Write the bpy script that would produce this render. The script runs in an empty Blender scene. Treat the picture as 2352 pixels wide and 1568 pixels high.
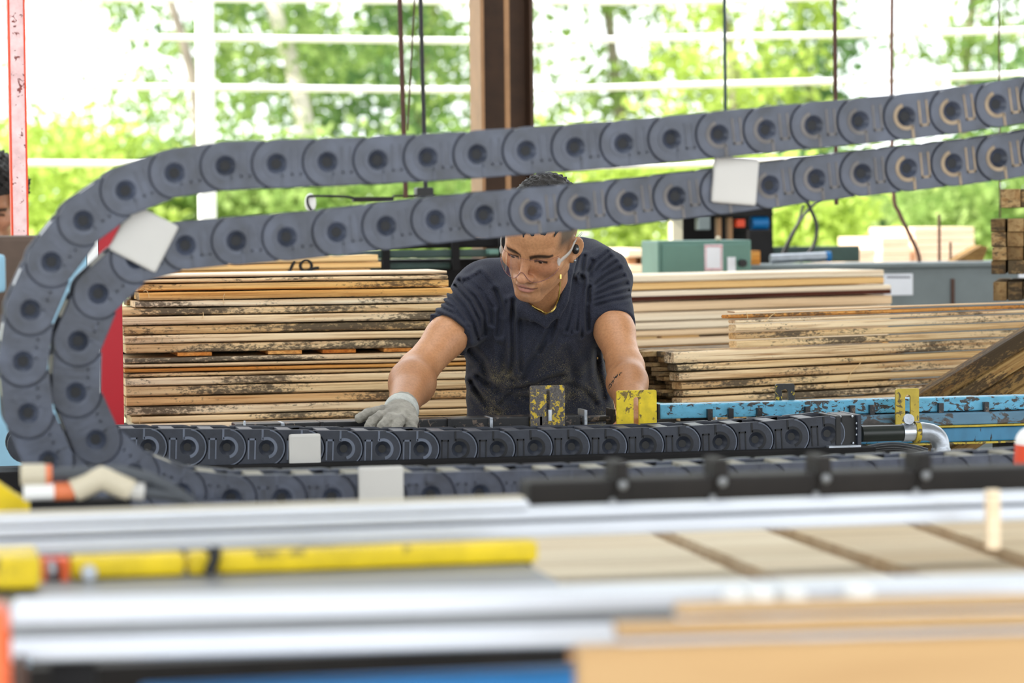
import bpy, bmesh, math, random
import numpy as np
from mathutils import Vector, Matrix

random.seed(7)
SC = bpy.context.scene
COL = SC.collection
# ---------------------------------------------------------------- camera
F = 6533.0                      # focal length in pixels of the 2352 x 1568 frame (about 100 mm)
CAMZ = 1.43
YAW = math.radians(12.4)        # the rails run along X; the camera looks a little to the right of +Y
PITCH = math.atan(284 / F)
ROLL = math.radians(0.6)
_f = Vector((math.sin(YAW) * math.cos(PITCH), math.cos(YAW) * math.cos(PITCH), -math.sin(PITCH)))
_r0 = Vector((math.cos(YAW), -math.sin(YAW), 0))
_u0 = _r0.cross(_f)
_r = _r0 * math.cos(ROLL) - _u0 * math.sin(ROLL)
_u = _r0 * math.sin(ROLL) + _u0 * math.cos(ROLL)
CAM = Vector((0, 0, CAMZ))
cd = bpy.data.cameras.new('camera')
cam = bpy.data.objects.new('camera', cd)
COL.objects.link(cam)
cam.matrix_world = Matrix(((_r.x, _u.x, -_f.x, 0), (_r.y, _u.y, -_f.y, 0), (_r.z, _u.z, -_f.z, CAMZ), (0, 0, 0, 1)))
cd.sensor_width = 36.0
cd.lens = 36.0 * F / 2352
cd.clip_start = 0.05
cd.clip_end = 400
cd.dof.use_dof = True
cd.dof.focus_distance = 6.36
cd.dof.aperture_fstop = 4.3
SC.camera = cam

# ---------------------------------------------------------------- light
w = bpy.data.worlds.new('sky')
SC.world = w
w.use_nodes = True
bg = w.node_tree.nodes['Background']
bg.inputs['Color'].default_value = (0.93, 0.97, 1.0, 1)
bg.inputs['Strength'].default_value = 1.5
sd = bpy.data.lights.new('sun', 'SUN')
sd.energy = 5.0
sd.angle = math.radians(1.0)
sd.color = (1.0, 0.95, 0.86)
sun = bpy.data.objects.new('sun', sd)
COL.objects.link(sun)
sun.rotation_euler = Vector((0.74, 0.10, -0.66)).to_track_quat('-Z', 'Y').to_euler()
SC.view_settings.view_transform = 'Standard'
SC.view_settings.look = 'None'
SC.view_settings.gamma = 1.0
SC.view_settings.use_curve_mapping = False
SC.view_settings.exposure = 0.95


# ---------------------------------------------------------------- helpers
def ray(px, py):
    return _f + _r * ((px - 1176) / F) - _u * ((py - 784) / F)


def P(px, py, v):                # the point on the vertical plane Y = v seen at that place of the frame
    d = ray(px, py)
    return CAM + d * (v / d.y)


def PD(px, py, dist):            # the point at that distance along the view axis
    return CAM + ray(px, py) * dist


def PZ(px, py, z):               # the point at height z
    d = ray(px, py)
    return CAM + d * ((z - CAMZ) / d.z)


class MB:                        # collects shapes into one mesh
    def __init__(s):
        s.v = []; s.f = []; s.sm = []; s.mi = []
        s.cur = 0

    def add(s, vs, fs, smooth=False):
        n = len(s.v)
        s.v += [tuple(p) for p in vs]
        s.f += [tuple(i + n for i in q) for q in fs]
        s.sm += [smooth] * len(fs)
        s.mi += [s.cur] * len(fs)
        return s

    def box(s, x0, x1, y0, y1, z0, z1, bev=0.0, M=None):
        if bev > 0:
            b = min(bev, abs(x1 - x0) * .45, abs(y1 - y0) * .45, abs(z1 - z0) * .45)
            bm = bmesh.new()
            bmesh.ops.create_cube(bm, size=1)
            for q in bm.verts:
                q.co = Vector(((x0 + x1) / 2 + q.co.x * (x1 - x0), (y0 + y1) / 2 + q.co.y * (y1 - y0), (z0 + z1) / 2 + q.co.z * (z1 - z0)))
            bmesh.ops.bevel(bm, geom=bm.edges[:], offset=b, segments=2, profile=.6, affect='EDGES')
            s.bm(bm, M)
            return s
        vs = [Vector((x, y, z)) for x in (x0, x1) for y in (y0, y1) for z in (z0, z1)]
        if M: vs = [M @ q for q in vs]
        return s.add(vs, [(0, 1, 3, 2), (4, 6, 7, 5), (0, 4, 5, 1), (2, 3, 7, 6), (0, 2, 6, 4), (1, 5, 7, 3)])

    def bm(s, bm, M=None, smooth=False):
        bm.verts.index_update()
        vs = [(M @ q.co) if M else q.co.copy() for q in bm.verts]
        s.add(vs, [[q.index for q in f.verts] for f in bm.faces], smooth)
        bm.free()

    def prism(s, poly, y0, y1, M=None, axis='y'):      # poly in (x, z), extruded along y (or poly (x,y) along z, or (y,z) along x)
        n = len(poly)
        def pt(a, b, t):
            p = Vector((a, t, b)) if axis == 'y' else Vector((a, b, t)) if axis == 'z' else Vector((t, a, b))
            return M @ p if M else p
        vs = [pt(a, b, y0) for a, b in poly] + [pt(a, b, y1) for a, b in poly]
        fs = [tuple(range(n)), tuple(range(2 * n - 1, n - 1, -1))] + [(i, n + i, n + (i + 1) % n, (i + 1) % n) for i in range(n)]
        return s.add(vs, fs)

    def holed(s, poly, holes, y0, y1, M=None):         # a plate (x, z) with holes, extruded along y
        bm = bmesh.new()
        es = []
        for lp in [poly] + holes:
            vv = [bm.verts.new((a, y0, b)) for a, b in lp]
            es += [bm.edges.new((vv[i], vv[(i + 1) % len(vv)])) for i in range(len(vv))]
        bmesh.ops.triangle_fill(bm, use_beauty=True, use_dissolve=False, edges=es)
        r = bmesh.ops.extrude_face_region(bm, geom=bm.faces[:])
        for q in r['geom']:
            if isinstance(q, bmesh.types.BMVert): q.co.y = y1
        bmesh.ops.recalc_face_normals(bm, faces=bm.faces[:])
        s.bm(bm, M)
        return s

    def tube(s, pts, r, n=10, closed=False, cap=True):
        pts = [Vector(p) for p in pts]
        m = len(pts)
        rr = r if isinstance(r, (list, tuple)) else [r] * m
        up = None
        vs = []
        for i, p in enumerate(pts):
            a = pts[(i - 1) % m] if (closed or i) else p
            b = pts[(i + 1) % m] if (closed or i < m - 1) else p
            t = (b - a).normalized()
            if up is None:
                up = t.orthogonal().normalized()
            up = (up - t * up.dot(t))
            up = up.normalized() if up.length > 1e-6 else t.orthogonal().normalized()
            sd_ = t.cross(up)
            for k in range(n):
                c = 2 * math.pi * k / n
                vs.append(p + (up * math.cos(c) + sd_ * math.sin(c)) * rr[i])
        fs = []
        for i in range(m if closed else m - 1):
            j = (i + 1) % m
            for k in range(n):
                fs.append((i * n + k, i * n + (k + 1) % n, j * n + (k + 1) % n, j * n + k))
        s.add(vs, fs, True)
        if cap and not closed:
            s.add(vs[:n], [tuple(range(n - 1, -1, -1))])
            s.add(vs[-n:], [tuple(range(n))])
        return s

    def cyl(s, a, b, r, n=16, r2=None):
        return s.tube([a, b], [r, r if r2 is None else r2], n)

    def ball(s, c, rad, n=12, M=None):
        bm = bmesh.new()
        bmesh.ops.create_uvsphere(bm, u_segments=n, v_segments=max(6, n // 2 + 1), radius=1)
        rad = rad if isinstance(rad, (tuple, list, Vector)) else (rad,) * 3
        for q in bm.verts:
            q.co = Vector((c[0] + q.co.x * rad[0], c[1] + q.co.y * rad[1], c[2] + q.co.z * rad[2]))
        s.bm(bm, M, True)
        return s

    def mesh(s, name):
        me = bpy.data.meshes.new(name)
        me.from_pydata(s.v, [], s.f)
        me.polygons.foreach_set('use_smooth', s.sm)
        me.polygons.foreach_set('material_index', s.mi)
        me.update()
        return me

    def build(s, name, mat, parent=None, loc=None, fix=True):
        me = s.mesh(name)
        if fix:
            bm = bmesh.new(); bm.from_mesh(me)
            bmesh.ops.recalc_face_normals(bm, faces=bm.faces[:])
            bm.to_mesh(me); bm.free()
        return obj(name, me, mat, parent, loc)


def obj(name, me, mat, parent=None, loc=None):
    o = bpy.data.objects.new(name, me)
    COL.objects.link(o)
    if me is not None and mat is not None and not me.materials:
        for q in (mat if isinstance(mat, (list, tuple)) else [mat]): me.materials.append(q)
    if parent is not None: o.parent = parent
    if loc is not None: o.location = loc
    return o


def tag(o, label=None, cat=None, group=None, kind=None):
    if label: o['label'] = label
    if cat: o['category'] = cat
    if group: o['group'] = group
    if kind: o['kind'] = kind
    return o


def empty(name, label, cat, loc=(0, 0, 0), rz=0, group=None):
    o = bpy.data.objects.new(name, None)
    COL.objects.link(o)
    o.location = loc
    o.rotation_euler = (0, 0, rz)
    return tag(o, label, cat, group)


def rebase(o):                   # puts a mesh object's origin at the bottom centre of its own mesh
    me = o.data
    n = len(me.vertices)
    a = np.empty(n * 3); me.vertices.foreach_get('co', a); a = a.reshape(-1, 3)
    lo = a.min(0); hi = a.max(0)
    c = np.array([(lo[0] + hi[0]) / 2, (lo[1] + hi[1]) / 2, lo[2]])
    me.vertices.foreach_set('co', (a - c).ravel()); me.update()
    o.location = Vector(o.location) + Vector(c)
    return o


def catmull(pts, n=12):
    pts = [Vector(p) for p in pts]
    q = [pts[0] * 2 - pts[1]] + pts + [pts[-1] * 2 - pts[-2]]
    out = []
    for i in range(1, len(q) - 2):
        a, b, c, d = q[i - 1], q[i], q[i + 1], q[i + 2]
        for k in range(n):
            t = k / n
            out.append(.5 * ((2 * b) + (c - a) * t + (2 * a - 5 * b + 4 * c - d) * t * t + (3 * b - a - 3 * c + d) * t ** 3))
    out.append(pts[-1])
    return out


# ---------------------------------------------------------------- materials
def srgb(r, g, b):
    f = lambda c: (c / 255 / 12.92) if c <= 10 else ((c / 255 + .055) / 1.055) ** 2.4
    return (f(r), f(g), f(b), 1)


class NT:
    def __init__(s, name):
        s.m = bpy.data.materials.new(name)
        s.m.use_nodes = True
        s.t = s.m.node_tree
        s.n = s.t.nodes
        s.bsdf = s.n['Principled BSDF']
        s.out = s.n['Material Output']

    def node(s, kind, **kw):
        q = s.n.new(kind)
        for k, v in kw.items():
            if k in ('ins',):
                for a, b in v.items():
                    if isinstance(b, bpy.types.NodeSocket): s.t.links.new(b, q.inputs[a])
                    else: q.inputs[a].default_value = b
            else: setattr(q, k, v)
        return q

    def coord(s, scale=(1, 1, 1), rand=True, kind='Object'):
        tc = s.node('ShaderNodeTexCoord')
        mp = s.node('ShaderNodeMapping', ins={'Vector': tc.outputs[kind], 'Scale': scale})
        if rand:
            oi = s.node('ShaderNodeObjectInfo')
            mu = s.node('ShaderNodeMath', operation='MULTIPLY', ins={0: oi.outputs['Random'], 1: 37.0})
            s.t.links.new(mu.outputs[0], mp.inputs['Location'])
        return mp.outputs[0]

    def noise(s, vec, scale=1.0, detail=3.0, rough=.55, dist=0.0):
        return s.node('ShaderNodeTexNoise', ins={'Vector': vec, 'Scale': scale, 'Detail': detail, 'Roughness': rough, 'Distortion': dist}).outputs['Fac']

    def ramp(s, fac, stops, interp='LINEAR'):
        r = s.node('ShaderNodeValToRGB', ins={'Fac': fac})
        r.color_ramp.interpolation = interp
        el = r.color_ramp.elements
        while len(el) < len(stops): el.new(.5)
        for e, (p, c) in zip(el, stops):
            e.position = p
            e.color = c if len(c) == 4 else (*c, 1)
        return r.outputs['Color']

    def mix(s, fac, a, b, mode='MIX'):
        q = s.node('ShaderNodeMix', data_type='RGBA', blend_type=mode)
        for sock, val in ((q.inputs[0], fac), (q.inputs[6], a), (q.inputs[7], b)):
            if isinstance(val, bpy.types.NodeSocket): s.t.links.new(val, sock)
            else: sock.default_value = val
        return q.outputs[2]

    def set(s, **kw):
        for k, v in kw.items():
            k = k.replace('_', ' ')
            k = {'Base': 'Base Color', 'Spec': 'Specular IOR Level', 'Trans': 'Transmission Weight', 'Coat': 'Coat Weight', 'Sheen': 'Sheen Weight', 'SSS': 'Subsurface Weight'}.get(k, k)
            if isinstance(v, bpy.types.NodeSocket): s.t.links.new(v, s.bsdf.inputs[k])
            else: s.bsdf.inputs[k].default_value = v
        return s

    def bump(s, h, strength=.3, dist=.01):
        b = s.node('ShaderNodeBump', ins={'Height': h, 'Strength': strength, 'Distance': dist})
        s.t.links.new(b.outputs[0], s.bsdf.inputs['Normal'])
        return s


def plain(name, col, rough=.6, metal=0.0, var=.25, scale=14, bump=.0, spec=.5, detail=4):
    t = NT(name)
    vec = t.coord((1, 1, 1))
    n = t.noise(vec, scale, detail)
    dark = tuple(c * (1 - var) for c in col[:3]) + (1,)
    lite = tuple(min(1, c * (1 + var)) for c in col[:3]) + (1,)
    t.set(Base=t.ramp(n, [(.3, dark), (.7, lite)]), Roughness=rough, Metallic=metal, Spec=spec)
    if bump: t.bump(t.noise(vec, scale * 5, 3), bump, .01)
    return t.m


def wood(name, c1, c2, c3, stain=.5, dirt=(.06, .045, .03), rough=.75, grain=60, stretch=2.2, bump=.35, stain_scale=1.0, hue=1.0, streak=.6):
    """sawn timber with the grain along the object's X: tone per board, fine streaks, and mould specks gathered in patches"""
    t = NT(name)
    ma = lambda op, a, b: t.node('ShaderNodeMath', operation=op, ins={0: a, 1: b}).outputs[0]
    rnd = t.node('ShaderNodeObjectInfo').outputs['Random']
    g2 = t.noise(t.coord((stretch * .35, grain * .3, grain * .3)), 1.0, 3, .55, .4)
    base = t.ramp(ma('ADD', g2, ma('MULTIPLY', ma('SUBTRACT', rnd, .5), .5 * hue)), [(.25, c1), (.5, c2), (.75, c3)])
    fine = t.noise(t.coord((stretch * 1.6, grain * 3.2, grain * 3.2)), 1.0, 5, .68, .3)
    med = t.noise(t.coord((stretch * .6, grain * .8, grain * .8)), 1.0, 3, .6, .8)
    col = t.mix(streak, base, t.ramp(fine, [(.38, (.40, .25, .14, 1)), (.52, (1, 1, 1, 1))]), 'MULTIPLY')
    col = t.mix(streak * .8, col, t.ramp(med, [(.36, (.60, .40, .22, 1)), (.48, (1, 1, 1, 1))]), 'MULTIPLY')
    if stain > 0:
        big = t.noise(t.coord((2.2, 9, 9)), 1.0, 2, .5)
        sp = t.noise(t.coord((55 * stain_scale, 150 * stain_scale, 150 * stain_scale)), 1.0, 6, .8)
        sm = t.noise(t.coord((10 * stain_scale, 60 * stain_scale, 60 * stain_scale)), 1.0, 6, .78)
        gate = ma('MULTIPLY', ma('SUBTRACT', big, .5), 1.1)
        m1 = t.ramp(ma('ADD', sp, gate), [(.64 - .12 * stain, (0, 0, 0, 1)), (.70 - .11 * stain, (1, 1, 1, 1))])
        m2 = t.ramp(ma('ADD', sm, ma('MULTIPLY', gate, 1.3)), [(.68 - .14 * stain, (0, 0, 0, 1)), (.84 - .12 * stain, (1, 1, 1, 1))])
        col = t.mix(ma('MULTIPLY', m2, .28), col, tuple(2.6 * c for c in dirt) + (1,))
        col = t.mix(ma('MULTIPLY', m1, .85), col, (*dirt, 1))
    t.set(Base=col, Roughness=rough, Spec=.25)
    t.bump(fine, bump, .003)
    return t.m


def worn_paint(name, paint, under, amount=.5, scale=16, rough=.45, stretch=(1, 1, 1), metal=0.0):
    t = NT(name)
    vec = t.coord(stretch)
    a = t.noise(vec, scale, 6, .62, .6)
    b = t.noise(vec, scale * .22, 2)
    s_ = t.node('ShaderNodeMath', operation='ADD', ins={0: a, 1: t.node('ShaderNodeMath', operation='MULTIPLY', ins={0: b, 1: .5}).outputs[0]})
    m = t.ramp(s_.outputs[0], [(.86 - .28 * amount, (0, 0, 0, 1)), (.90 - .28 * amount, (1, 1, 1, 1))])
    pv = t.ramp(t.noise(vec, scale * .6, 3), [(.3, tuple(c * .78 for c in paint[:3]) + (1,)), (.7, tuple(min(1, c * 1.12) for c in paint[:3]) + (1,))])
    uv = t.ramp(t.noise(vec, scale * 3, 4), [(.35, tuple(c * .4 for c in under[:3]) + (1,)), (.7, under)])
    t.set(Base=t.mix(m, pv, uv), Roughness=rough, Metallic=metal)
    t.bump(s_.outputs[0], -.25, .004)
    return t.m


M = {}
M['rough_wood'] = wood('rough_sawn_pine', srgb(240, 196, 138), srgb(249, 220, 174), srgb(253, 236, 204), stain=.34, dirt=(.075, .055, .036))
M['mould_wood'] = wood('mould_stained_pine', srgb(230, 194, 138), srgb(243, 214, 166), srgb(250, 228, 190), stain=.66, dirt=(.05, .042, .032))
M['heavy_mould'] = wood('heavily_moulded_pine', srgb(224, 188, 134), srgb(238, 208, 160), srgb(246, 222, 184), stain=.84, dirt=(.045, .036, .028), streak=.75)
M['amber_wood'] = wood('resin_pine', srgb(222, 148, 66), srgb(240, 188, 112), srgb(246, 214, 156), stain=.4, dirt=(.08, .05, .03))
M['clean_wood'] = wood('planed_pine', srgb(246, 216, 176), srgb(251, 230, 198), srgb(253, 240, 216), stain=0, grain=50, stretch=.9, bump=.1, rough=.6, streak=.35)
M['clean_amber'] = wood('planed_amber_pine', srgb(232, 180, 108), srgb(243, 200, 134), srgb(248, 216, 160), stain=0, grain=46, stretch=.8, bump=.1, rough=.6, streak=.3)
M['bark_wood'] = wood('bark_edge', srgb(78, 34, 18), srgb(96, 46, 26), srgb(120, 66, 40), stain=.7, dirt=(.02, .012, .01))
M['end_wood'] = wood('weathered_end_grain', srgb(112, 90, 58), srgb(140, 114, 76), srgb(172, 144, 100), stain=.75, dirt=(.04, .03, .018), grain=30, stretch=40, stain_scale=.5, hue=1.5)
M['brown_wood'] = wood('sawdust_covered_timber', srgb(112, 86, 46), srgb(146, 116, 68), srgb(176, 146, 94), stain=.72, dirt=(.03, .02, .011), grain=44, stretch=3.0, bump=.6)
M['sticker_wood'] = wood('sticker_end_grain', srgb(208, 126, 50), srgb(228, 152, 74), srgb(238, 178, 104), stain=0, grain=60, stretch=60)
M['salmon_wood'] = plain('fresh_sawn_lumber', srgb(246, 212, 186), .7, var=.12, scale=3)
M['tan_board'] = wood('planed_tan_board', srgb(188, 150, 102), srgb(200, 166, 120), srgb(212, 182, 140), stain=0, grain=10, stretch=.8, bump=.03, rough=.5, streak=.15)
M['beige_plank'] = wood('pale_plank', srgb(206, 186, 152), srgb(220, 202, 170), srgb(230, 216, 188), stain=.0, grain=14, stretch=1.0, bump=.1, streak=.3)
M['chain'] = plain('black_plastic_link', srgb(61, 67, 82), .34, var=.5, scale=20, bump=.05, spec=.6)  # strong mottling puts pale highlights into the plastic's colour
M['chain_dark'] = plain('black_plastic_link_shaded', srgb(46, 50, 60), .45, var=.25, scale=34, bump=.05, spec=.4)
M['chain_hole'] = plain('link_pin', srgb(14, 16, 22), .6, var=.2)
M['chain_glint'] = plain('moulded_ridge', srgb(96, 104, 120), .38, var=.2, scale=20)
M['chain_dust'] = plain('dusty_ridge', srgb(158, 140, 116), .8, var=.25, scale=24)
M['chain_faint'] = plain('faintly_dusty_ridge', srgb(112, 108, 106), .7, var=.25, scale=24)
M['bar_dust'] = plain('dusty_crossbar', srgb(146, 142, 128), .8, var=.3, scale=10)
M['plate_white'] = plain('white_plastic_plate', srgb(200, 198, 193), .5, var=.05, scale=5)
M['alu'] = plain('brushed_aluminium', srgb(204, 208, 216), .38, .35, var=.05, scale=6)
M['alu_groove'] = plain('dull_aluminium', srgb(138, 140, 142), .5, .4, var=.12, scale=4)
M['steel'] = plain('galvanised_steel', srgb(172, 178, 186), .38, .75, var=.2, scale=22, bump=.1)
M['bolt'] = plain('bright_bolt', srgb(206, 212, 220), .3, .8, var=.1, scale=20)
M['black_steel'] = worn_paint('black_oiled_steel', srgb(34, 34, 36), srgb(120, 104, 92), .14, 60, .35, metal=.2)
M['dark'] = plain('dark_machine_steel', srgb(24, 23, 24), .7, .0, var=.3, scale=8, spec=.2)
M['brown_black'] = plain('greasy_dark_bar', srgb(32, 28, 25), .6, .0, var=.4, scale=7, spec=.3)
M['blue_worn'] = worn_paint('worn_light_blue_paint', srgb(92, 168, 200), srgb(62, 54, 48), .27, 70, .42, stretch=(.8, 1, 1.3))
M['blue_dull'] = worn_paint('grimy_blue_paint', srgb(84, 124, 148), srgb(84, 78, 74), .50, 24, .5, stretch=(.7, 1, 1.5))
M['blue_deep'] = worn_paint('blue_beam_paint', srgb(58, 130, 170), srgb(40, 44, 46), .16, 30, .45, stretch=(1.2, 1, .5))
M['blue_fore'] = plain('saturated_blue_paint', srgb(8, 104, 164), .5, var=.25, scale=4)
M['yellow'] = worn_paint('yellow_paint', srgb(228, 198, 10), srgb(150, 130, 40), .0, 30, .5)
M['yellow_plate'] = worn_paint('scuffed_yellow_paint', srgb(228, 200, 26), srgb(140, 116, 50), .06, 70, .5)
M['yellow_worn'] = worn_paint('flaking_yellow_paint', srgb(206, 176, 44), srgb(104, 98, 94), .74, 110, .5)
M['yellow_old'] = worn_paint('old_yellow_paint', srgb(188, 164, 50), srgb(110, 96, 52), .28, 60, .5)
M['yellow_black'] = worn_paint('black_paint_over_yellow', srgb(26, 25, 24), srgb(222, 190, 30), .26, 90, .5)
M['orange'] = plain('orange_paint', srgb(236, 104, 52), .5, var=.12, scale=6)
M['red'] = plain('red_panel_paint', srgb(172, 0, 24), .45, var=.08, scale=4)
M['light_blue'] = plain('pale_blue_panel_paint', srgb(150, 196, 220), .5, var=.12, scale=5)
M['white'] = plain('white_paint', srgb(240, 240, 238), .5, var=.04, scale=4)
M['red_post'] = worn_paint('sun_faded_red_paint', srgb(250, 206, 204), srgb(150, 70, 60), -.05, 60, .5)  # pale pink stands for light falling on the red paint
M['red_edge'] = plain('orange_red_paint', srgb(226, 70, 24), .5, var=.1, scale=8)
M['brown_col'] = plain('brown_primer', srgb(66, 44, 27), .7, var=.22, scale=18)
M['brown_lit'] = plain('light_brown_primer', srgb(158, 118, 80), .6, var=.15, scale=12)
M['rust_rod'] = plain('rusty_rod', srgb(78, 50, 38), .7, var=.3, scale=20)
M['black'] = plain('black_rubber', srgb(18, 18, 20), .5, var=.3, scale=20)
M['hose'] = plain('grey_black_hose', srgb(66, 70, 76), .5, var=.2, scale=20)
M['pipe_green'] = plain('dark_green_hose', srgb(26, 34, 30), .35, var=.3, scale=10)
M['green_box'] = plain('sage_green_enamel', srgb(90, 128, 117), .5, var=.10, scale=6)
M['green_dark'] = plain('dark_green_machine', srgb(44, 66, 60), .55, var=.3, scale=9)
M['grey_mach'] = plain('blue_grey_machine_enamel', srgb(108, 118, 120), .55, var=.14, scale=7)
M['beige_plastic'] = plain('beige_fitting_plastic', srgb(206, 196, 172), .5, var=.1, scale=9)
M['salmon_plastic'] = plain('orange_fitting_collar', srgb(222, 122, 78), .5, var=.1, scale=9)
M['brown_bracket'] = plain('brown_grime', srgb(88, 70, 58), .6, var=.4, scale=9)
M['concrete'] = plain('concrete', srgb(168, 164, 156), .85, var=.12, scale=2, bump=.1)
M['gravel'] = plain('sunlit_yard_ground', srgb(150, 156, 110), .9, var=.25, scale=.8)
M['roof'] = plain('corrugated_roof_metal', srgb(120, 116, 110), .6, .2, var=.1, scale=1)
M['ink'] = plain('black_ink', srgb(24, 22, 22), .7, var=.05)
M['grey_ink'] = plain('grey_print', srgb(96, 98, 112), .7, var=.1)
M['paper'] = plain('white_sticker', srgb(226, 230, 238), .5, var=.03)
M['pink_print'] = plain('pink_sticker_print', srgb(206, 150, 156), .6, var=.3, scale=60)
M['shaving'] = plain('wood_shaving', srgb(236, 206, 150), .8, var=.1)

# ---------------------------------------------------------------- the setting
def struct(name, mb, mat, parent=None):
    o = mb.build(name, mat, parent)
    if parent is None: o['kind'] = 'structure'
    return o


struct('floor', MB().box(-14, 18, -3, 10.4, -.12, 0), M['concrete'])
struct('ground', MB().box(-120, 140, 10.4, 160, -.2, -.06), M['gravel'])
roof = bpy.data.objects.new('ceiling', None); COL.objects.link(roof); roof['kind'] = 'structure'
LIGHT_GAP = (-1.1, 3.0, 3.2, 7.0)                # unseen roof opening added to bring top light onto the saw line
for a_ in ((-26, LIGHT_GAP[0], -1.2, 9.1), (LIGHT_GAP[1], 30, -1.2, 9.1), (LIGHT_GAP[0], LIGHT_GAP[1], -1.2, LIGHT_GAP[2]), (LIGHT_GAP[0], LIGHT_GAP[1], LIGHT_GAP[3], 9.1)):
    MB().box(*a_, 5.0, 5.12).build('roof_panel', M['roof'], roof)

# brown steel column behind the worker
cA = P(1093, 300, 9.0); cB = P(1213, 300, 9.0)
cx, wcol = (cA.x + cB.x) / 2, (cB.x - cA.x)
col = empty('steel_column', 'dark brown steel column rising behind the worker to the roof', 'column', (cx, 9.0, 0))
col['kind'] = 'structure'; del col['category']
col.name = 'column'
MB().box(-wcol / 2, -wcol / 2 + .012, -.09, .09, 0, 5.0, .003).build('flange', M['brown_lit'], col)  # lighter brown puts the lit flange edge into the colour
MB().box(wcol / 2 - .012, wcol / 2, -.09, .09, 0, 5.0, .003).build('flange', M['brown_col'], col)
MB().box(-wcol / 2 + .012, wcol / 2 - .012, -.012, .012, 0, 5.0).build('web', M['brown_col'], col)
cp = P(1166, 300, 8.9)
MB().tube([(cp.x - cx, -.1, 0), (cp.x - cx, -.1, 5.0)], .0095, 10).build('conduit', M['brown_lit'], col)
rp = P(1219, 300, 8.95)
tag(rebase(MB().tube([(rp.x - .012, 8.95, 5.0), (rp.x - .008, 8.95, 3), (rp.x + .004, 8.95, 1.5), (rp.x + .006, 8.95, 0.0)], .006, 6).build('rope', M['rust_rod'])),
    'thin cord hanging along the edge of the brown steel column', 'rope')

# red post at the left margin; light on its face is painted in
ra = P(21, 300, 7.5); rb = P(61, 300, 7.5)
rx, rw = (ra.x + rb.x) / 2, rb.x - ra.x
post = empty('red_post', 'square red steel post with sun faded pink face, second worker behind it', 'post', (rx, 7.5, 0))
MB().box(-rw / 2 + .005, rw / 2 - .005, -.03, .03, 0, 5.0).build('faded_face', M['red_post'], post)
for s in (-1, 1):
    x = s * (rw / 2 - .0025)
    MB().box(x - .0025, x + .0025, -.032, .032, 0, 5.0, .001).build('orange_edge', M['red_edge'], post)

# white fence outside: a post and four long rails
V_F = 13.0
fp0 = P(472, 200, 12.6)
fence = empty('fence', 'white painted rail fence with one broad post in the sunny yard', 'fence', (fp0.x, 12.6, 0))
wpx = (P(493, 200, 12.6).x - P(455, 200, 12.6).x)
lean = P(466, 0, 12.6).x - P(479, 505, 12.6).x
MB().box(-wpx / 2, wpx / 2, -.05, .05, -.06, 3.4, .012).build('fence_post', M['white'], fence)
rails = [
    [(-60, -4), (560, -2), (1160, 4), (1700, 0), (2420, -30)],
    [(-60, 84), (560, 88), (1160, 94), (1700, 84), (2130, 76), (2420, 66)],
    [(-60, 196), (560, 202), (1160, 206), (1700, 192), (2130, 180), (2420, 166)],
    [(-60, 374), (260, 376), (560, 378), (1160, 381), (1700, 374), (2420, 352)],
]
for r in rails:
    pts = catmull([P(x, y, V_F) - Vector((fp0.x, 12.6, 0)) for x, y in r], 6)
    MB().tube(pts, .0155, 8).build('fence_rail', M['white'], fence)
for x in (-900, 2900):                      # far posts that carry the rails beyond the frame
    q = P(x, 200, V_F) - Vector((fp0.x, 12.6, 0))
    MB().box(q.x - .05, q.x + .05, q.y - .05, q.y + .05, -.06, 3.4, .01).build('fence_post', M['white'], fence)

# ---------------------------------------------------------------- trees
def leaf_mat(name, a, b, c):
    t = NT(name)
    vec = t.coord((1, 1, 1))
    n = t.noise(vec, 2.2, 3)
    colr = t.ramp(n, [(.3, a), (.5, b), (.7, c)])
    d = t.node('ShaderNodeBsdfDiffuse', ins={'Color': colr})
    tr = t.node('ShaderNodeBsdfTranslucent', ins={'Color': colr})
    mx = t.node('ShaderNodeMixShader', ins={0: .45, 1: d.outputs[0], 2: tr.outputs[0]})
    t.t.links.new(mx.outputs[0], t.out.inputs['Surface'])
    return t.m


LEAF = [leaf_mat('bright_leaf', srgb(104, 136, 70), srgb(146, 172, 98), srgb(188, 206, 136)),
        leaf_mat('deep_leaf', srgb(76, 108, 68), srgb(112, 146, 92), srgb(154, 180, 122)),
        leaf_mat('yellow_leaf', srgb(150, 174, 76), srgb(186, 206, 104), srgb(214, 226, 146))]
M['bark'] = plain('grey_bark', srgb(132, 122, 110), .9, var=.3, scale=4, bump=.3)
M['pale_bark'] = plain('pale_bark', srgb(196, 188, 176), .9, var=.2, scale=3, bump=.2)
rng = np.random.default_rng(11)


def leaf_mesh(name, cents, size):
    n = len(cents)
    a = rng.normal(size=(n, 3)); a /= np.linalg.norm(a, axis=1)[:, None]
    b = rng.normal(size=(n, 3)); b -= a * (a * b).sum(1)[:, None]; b /= np.linalg.norm(b, axis=1)[:, None]
    L = size * rng.uniform(.6, 1.25, (n, 1)); W = L * .34
    c = np.cross(a, b) * L * .12
    v = np.stack([cents - a * L * .5, cents + b * W + c, cents + a * L * .5, cents - b * W + c], 1).reshape(-1, 3)
    me = bpy.data.meshes.new(name)
    me.vertices.add(4 * n); me.vertices.foreach_set('co', v.ravel())
    me.loops.add(4 * n); me.loops.foreach_set('vertex_index', np.arange(4 * n, dtype=np.int32))
    me.polygons.add(n); me.polygons.foreach_set('loop_start', np.arange(0, 4 * n, 4, dtype=np.int32))
    me.update(calc_edges=True)
    return me


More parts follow.
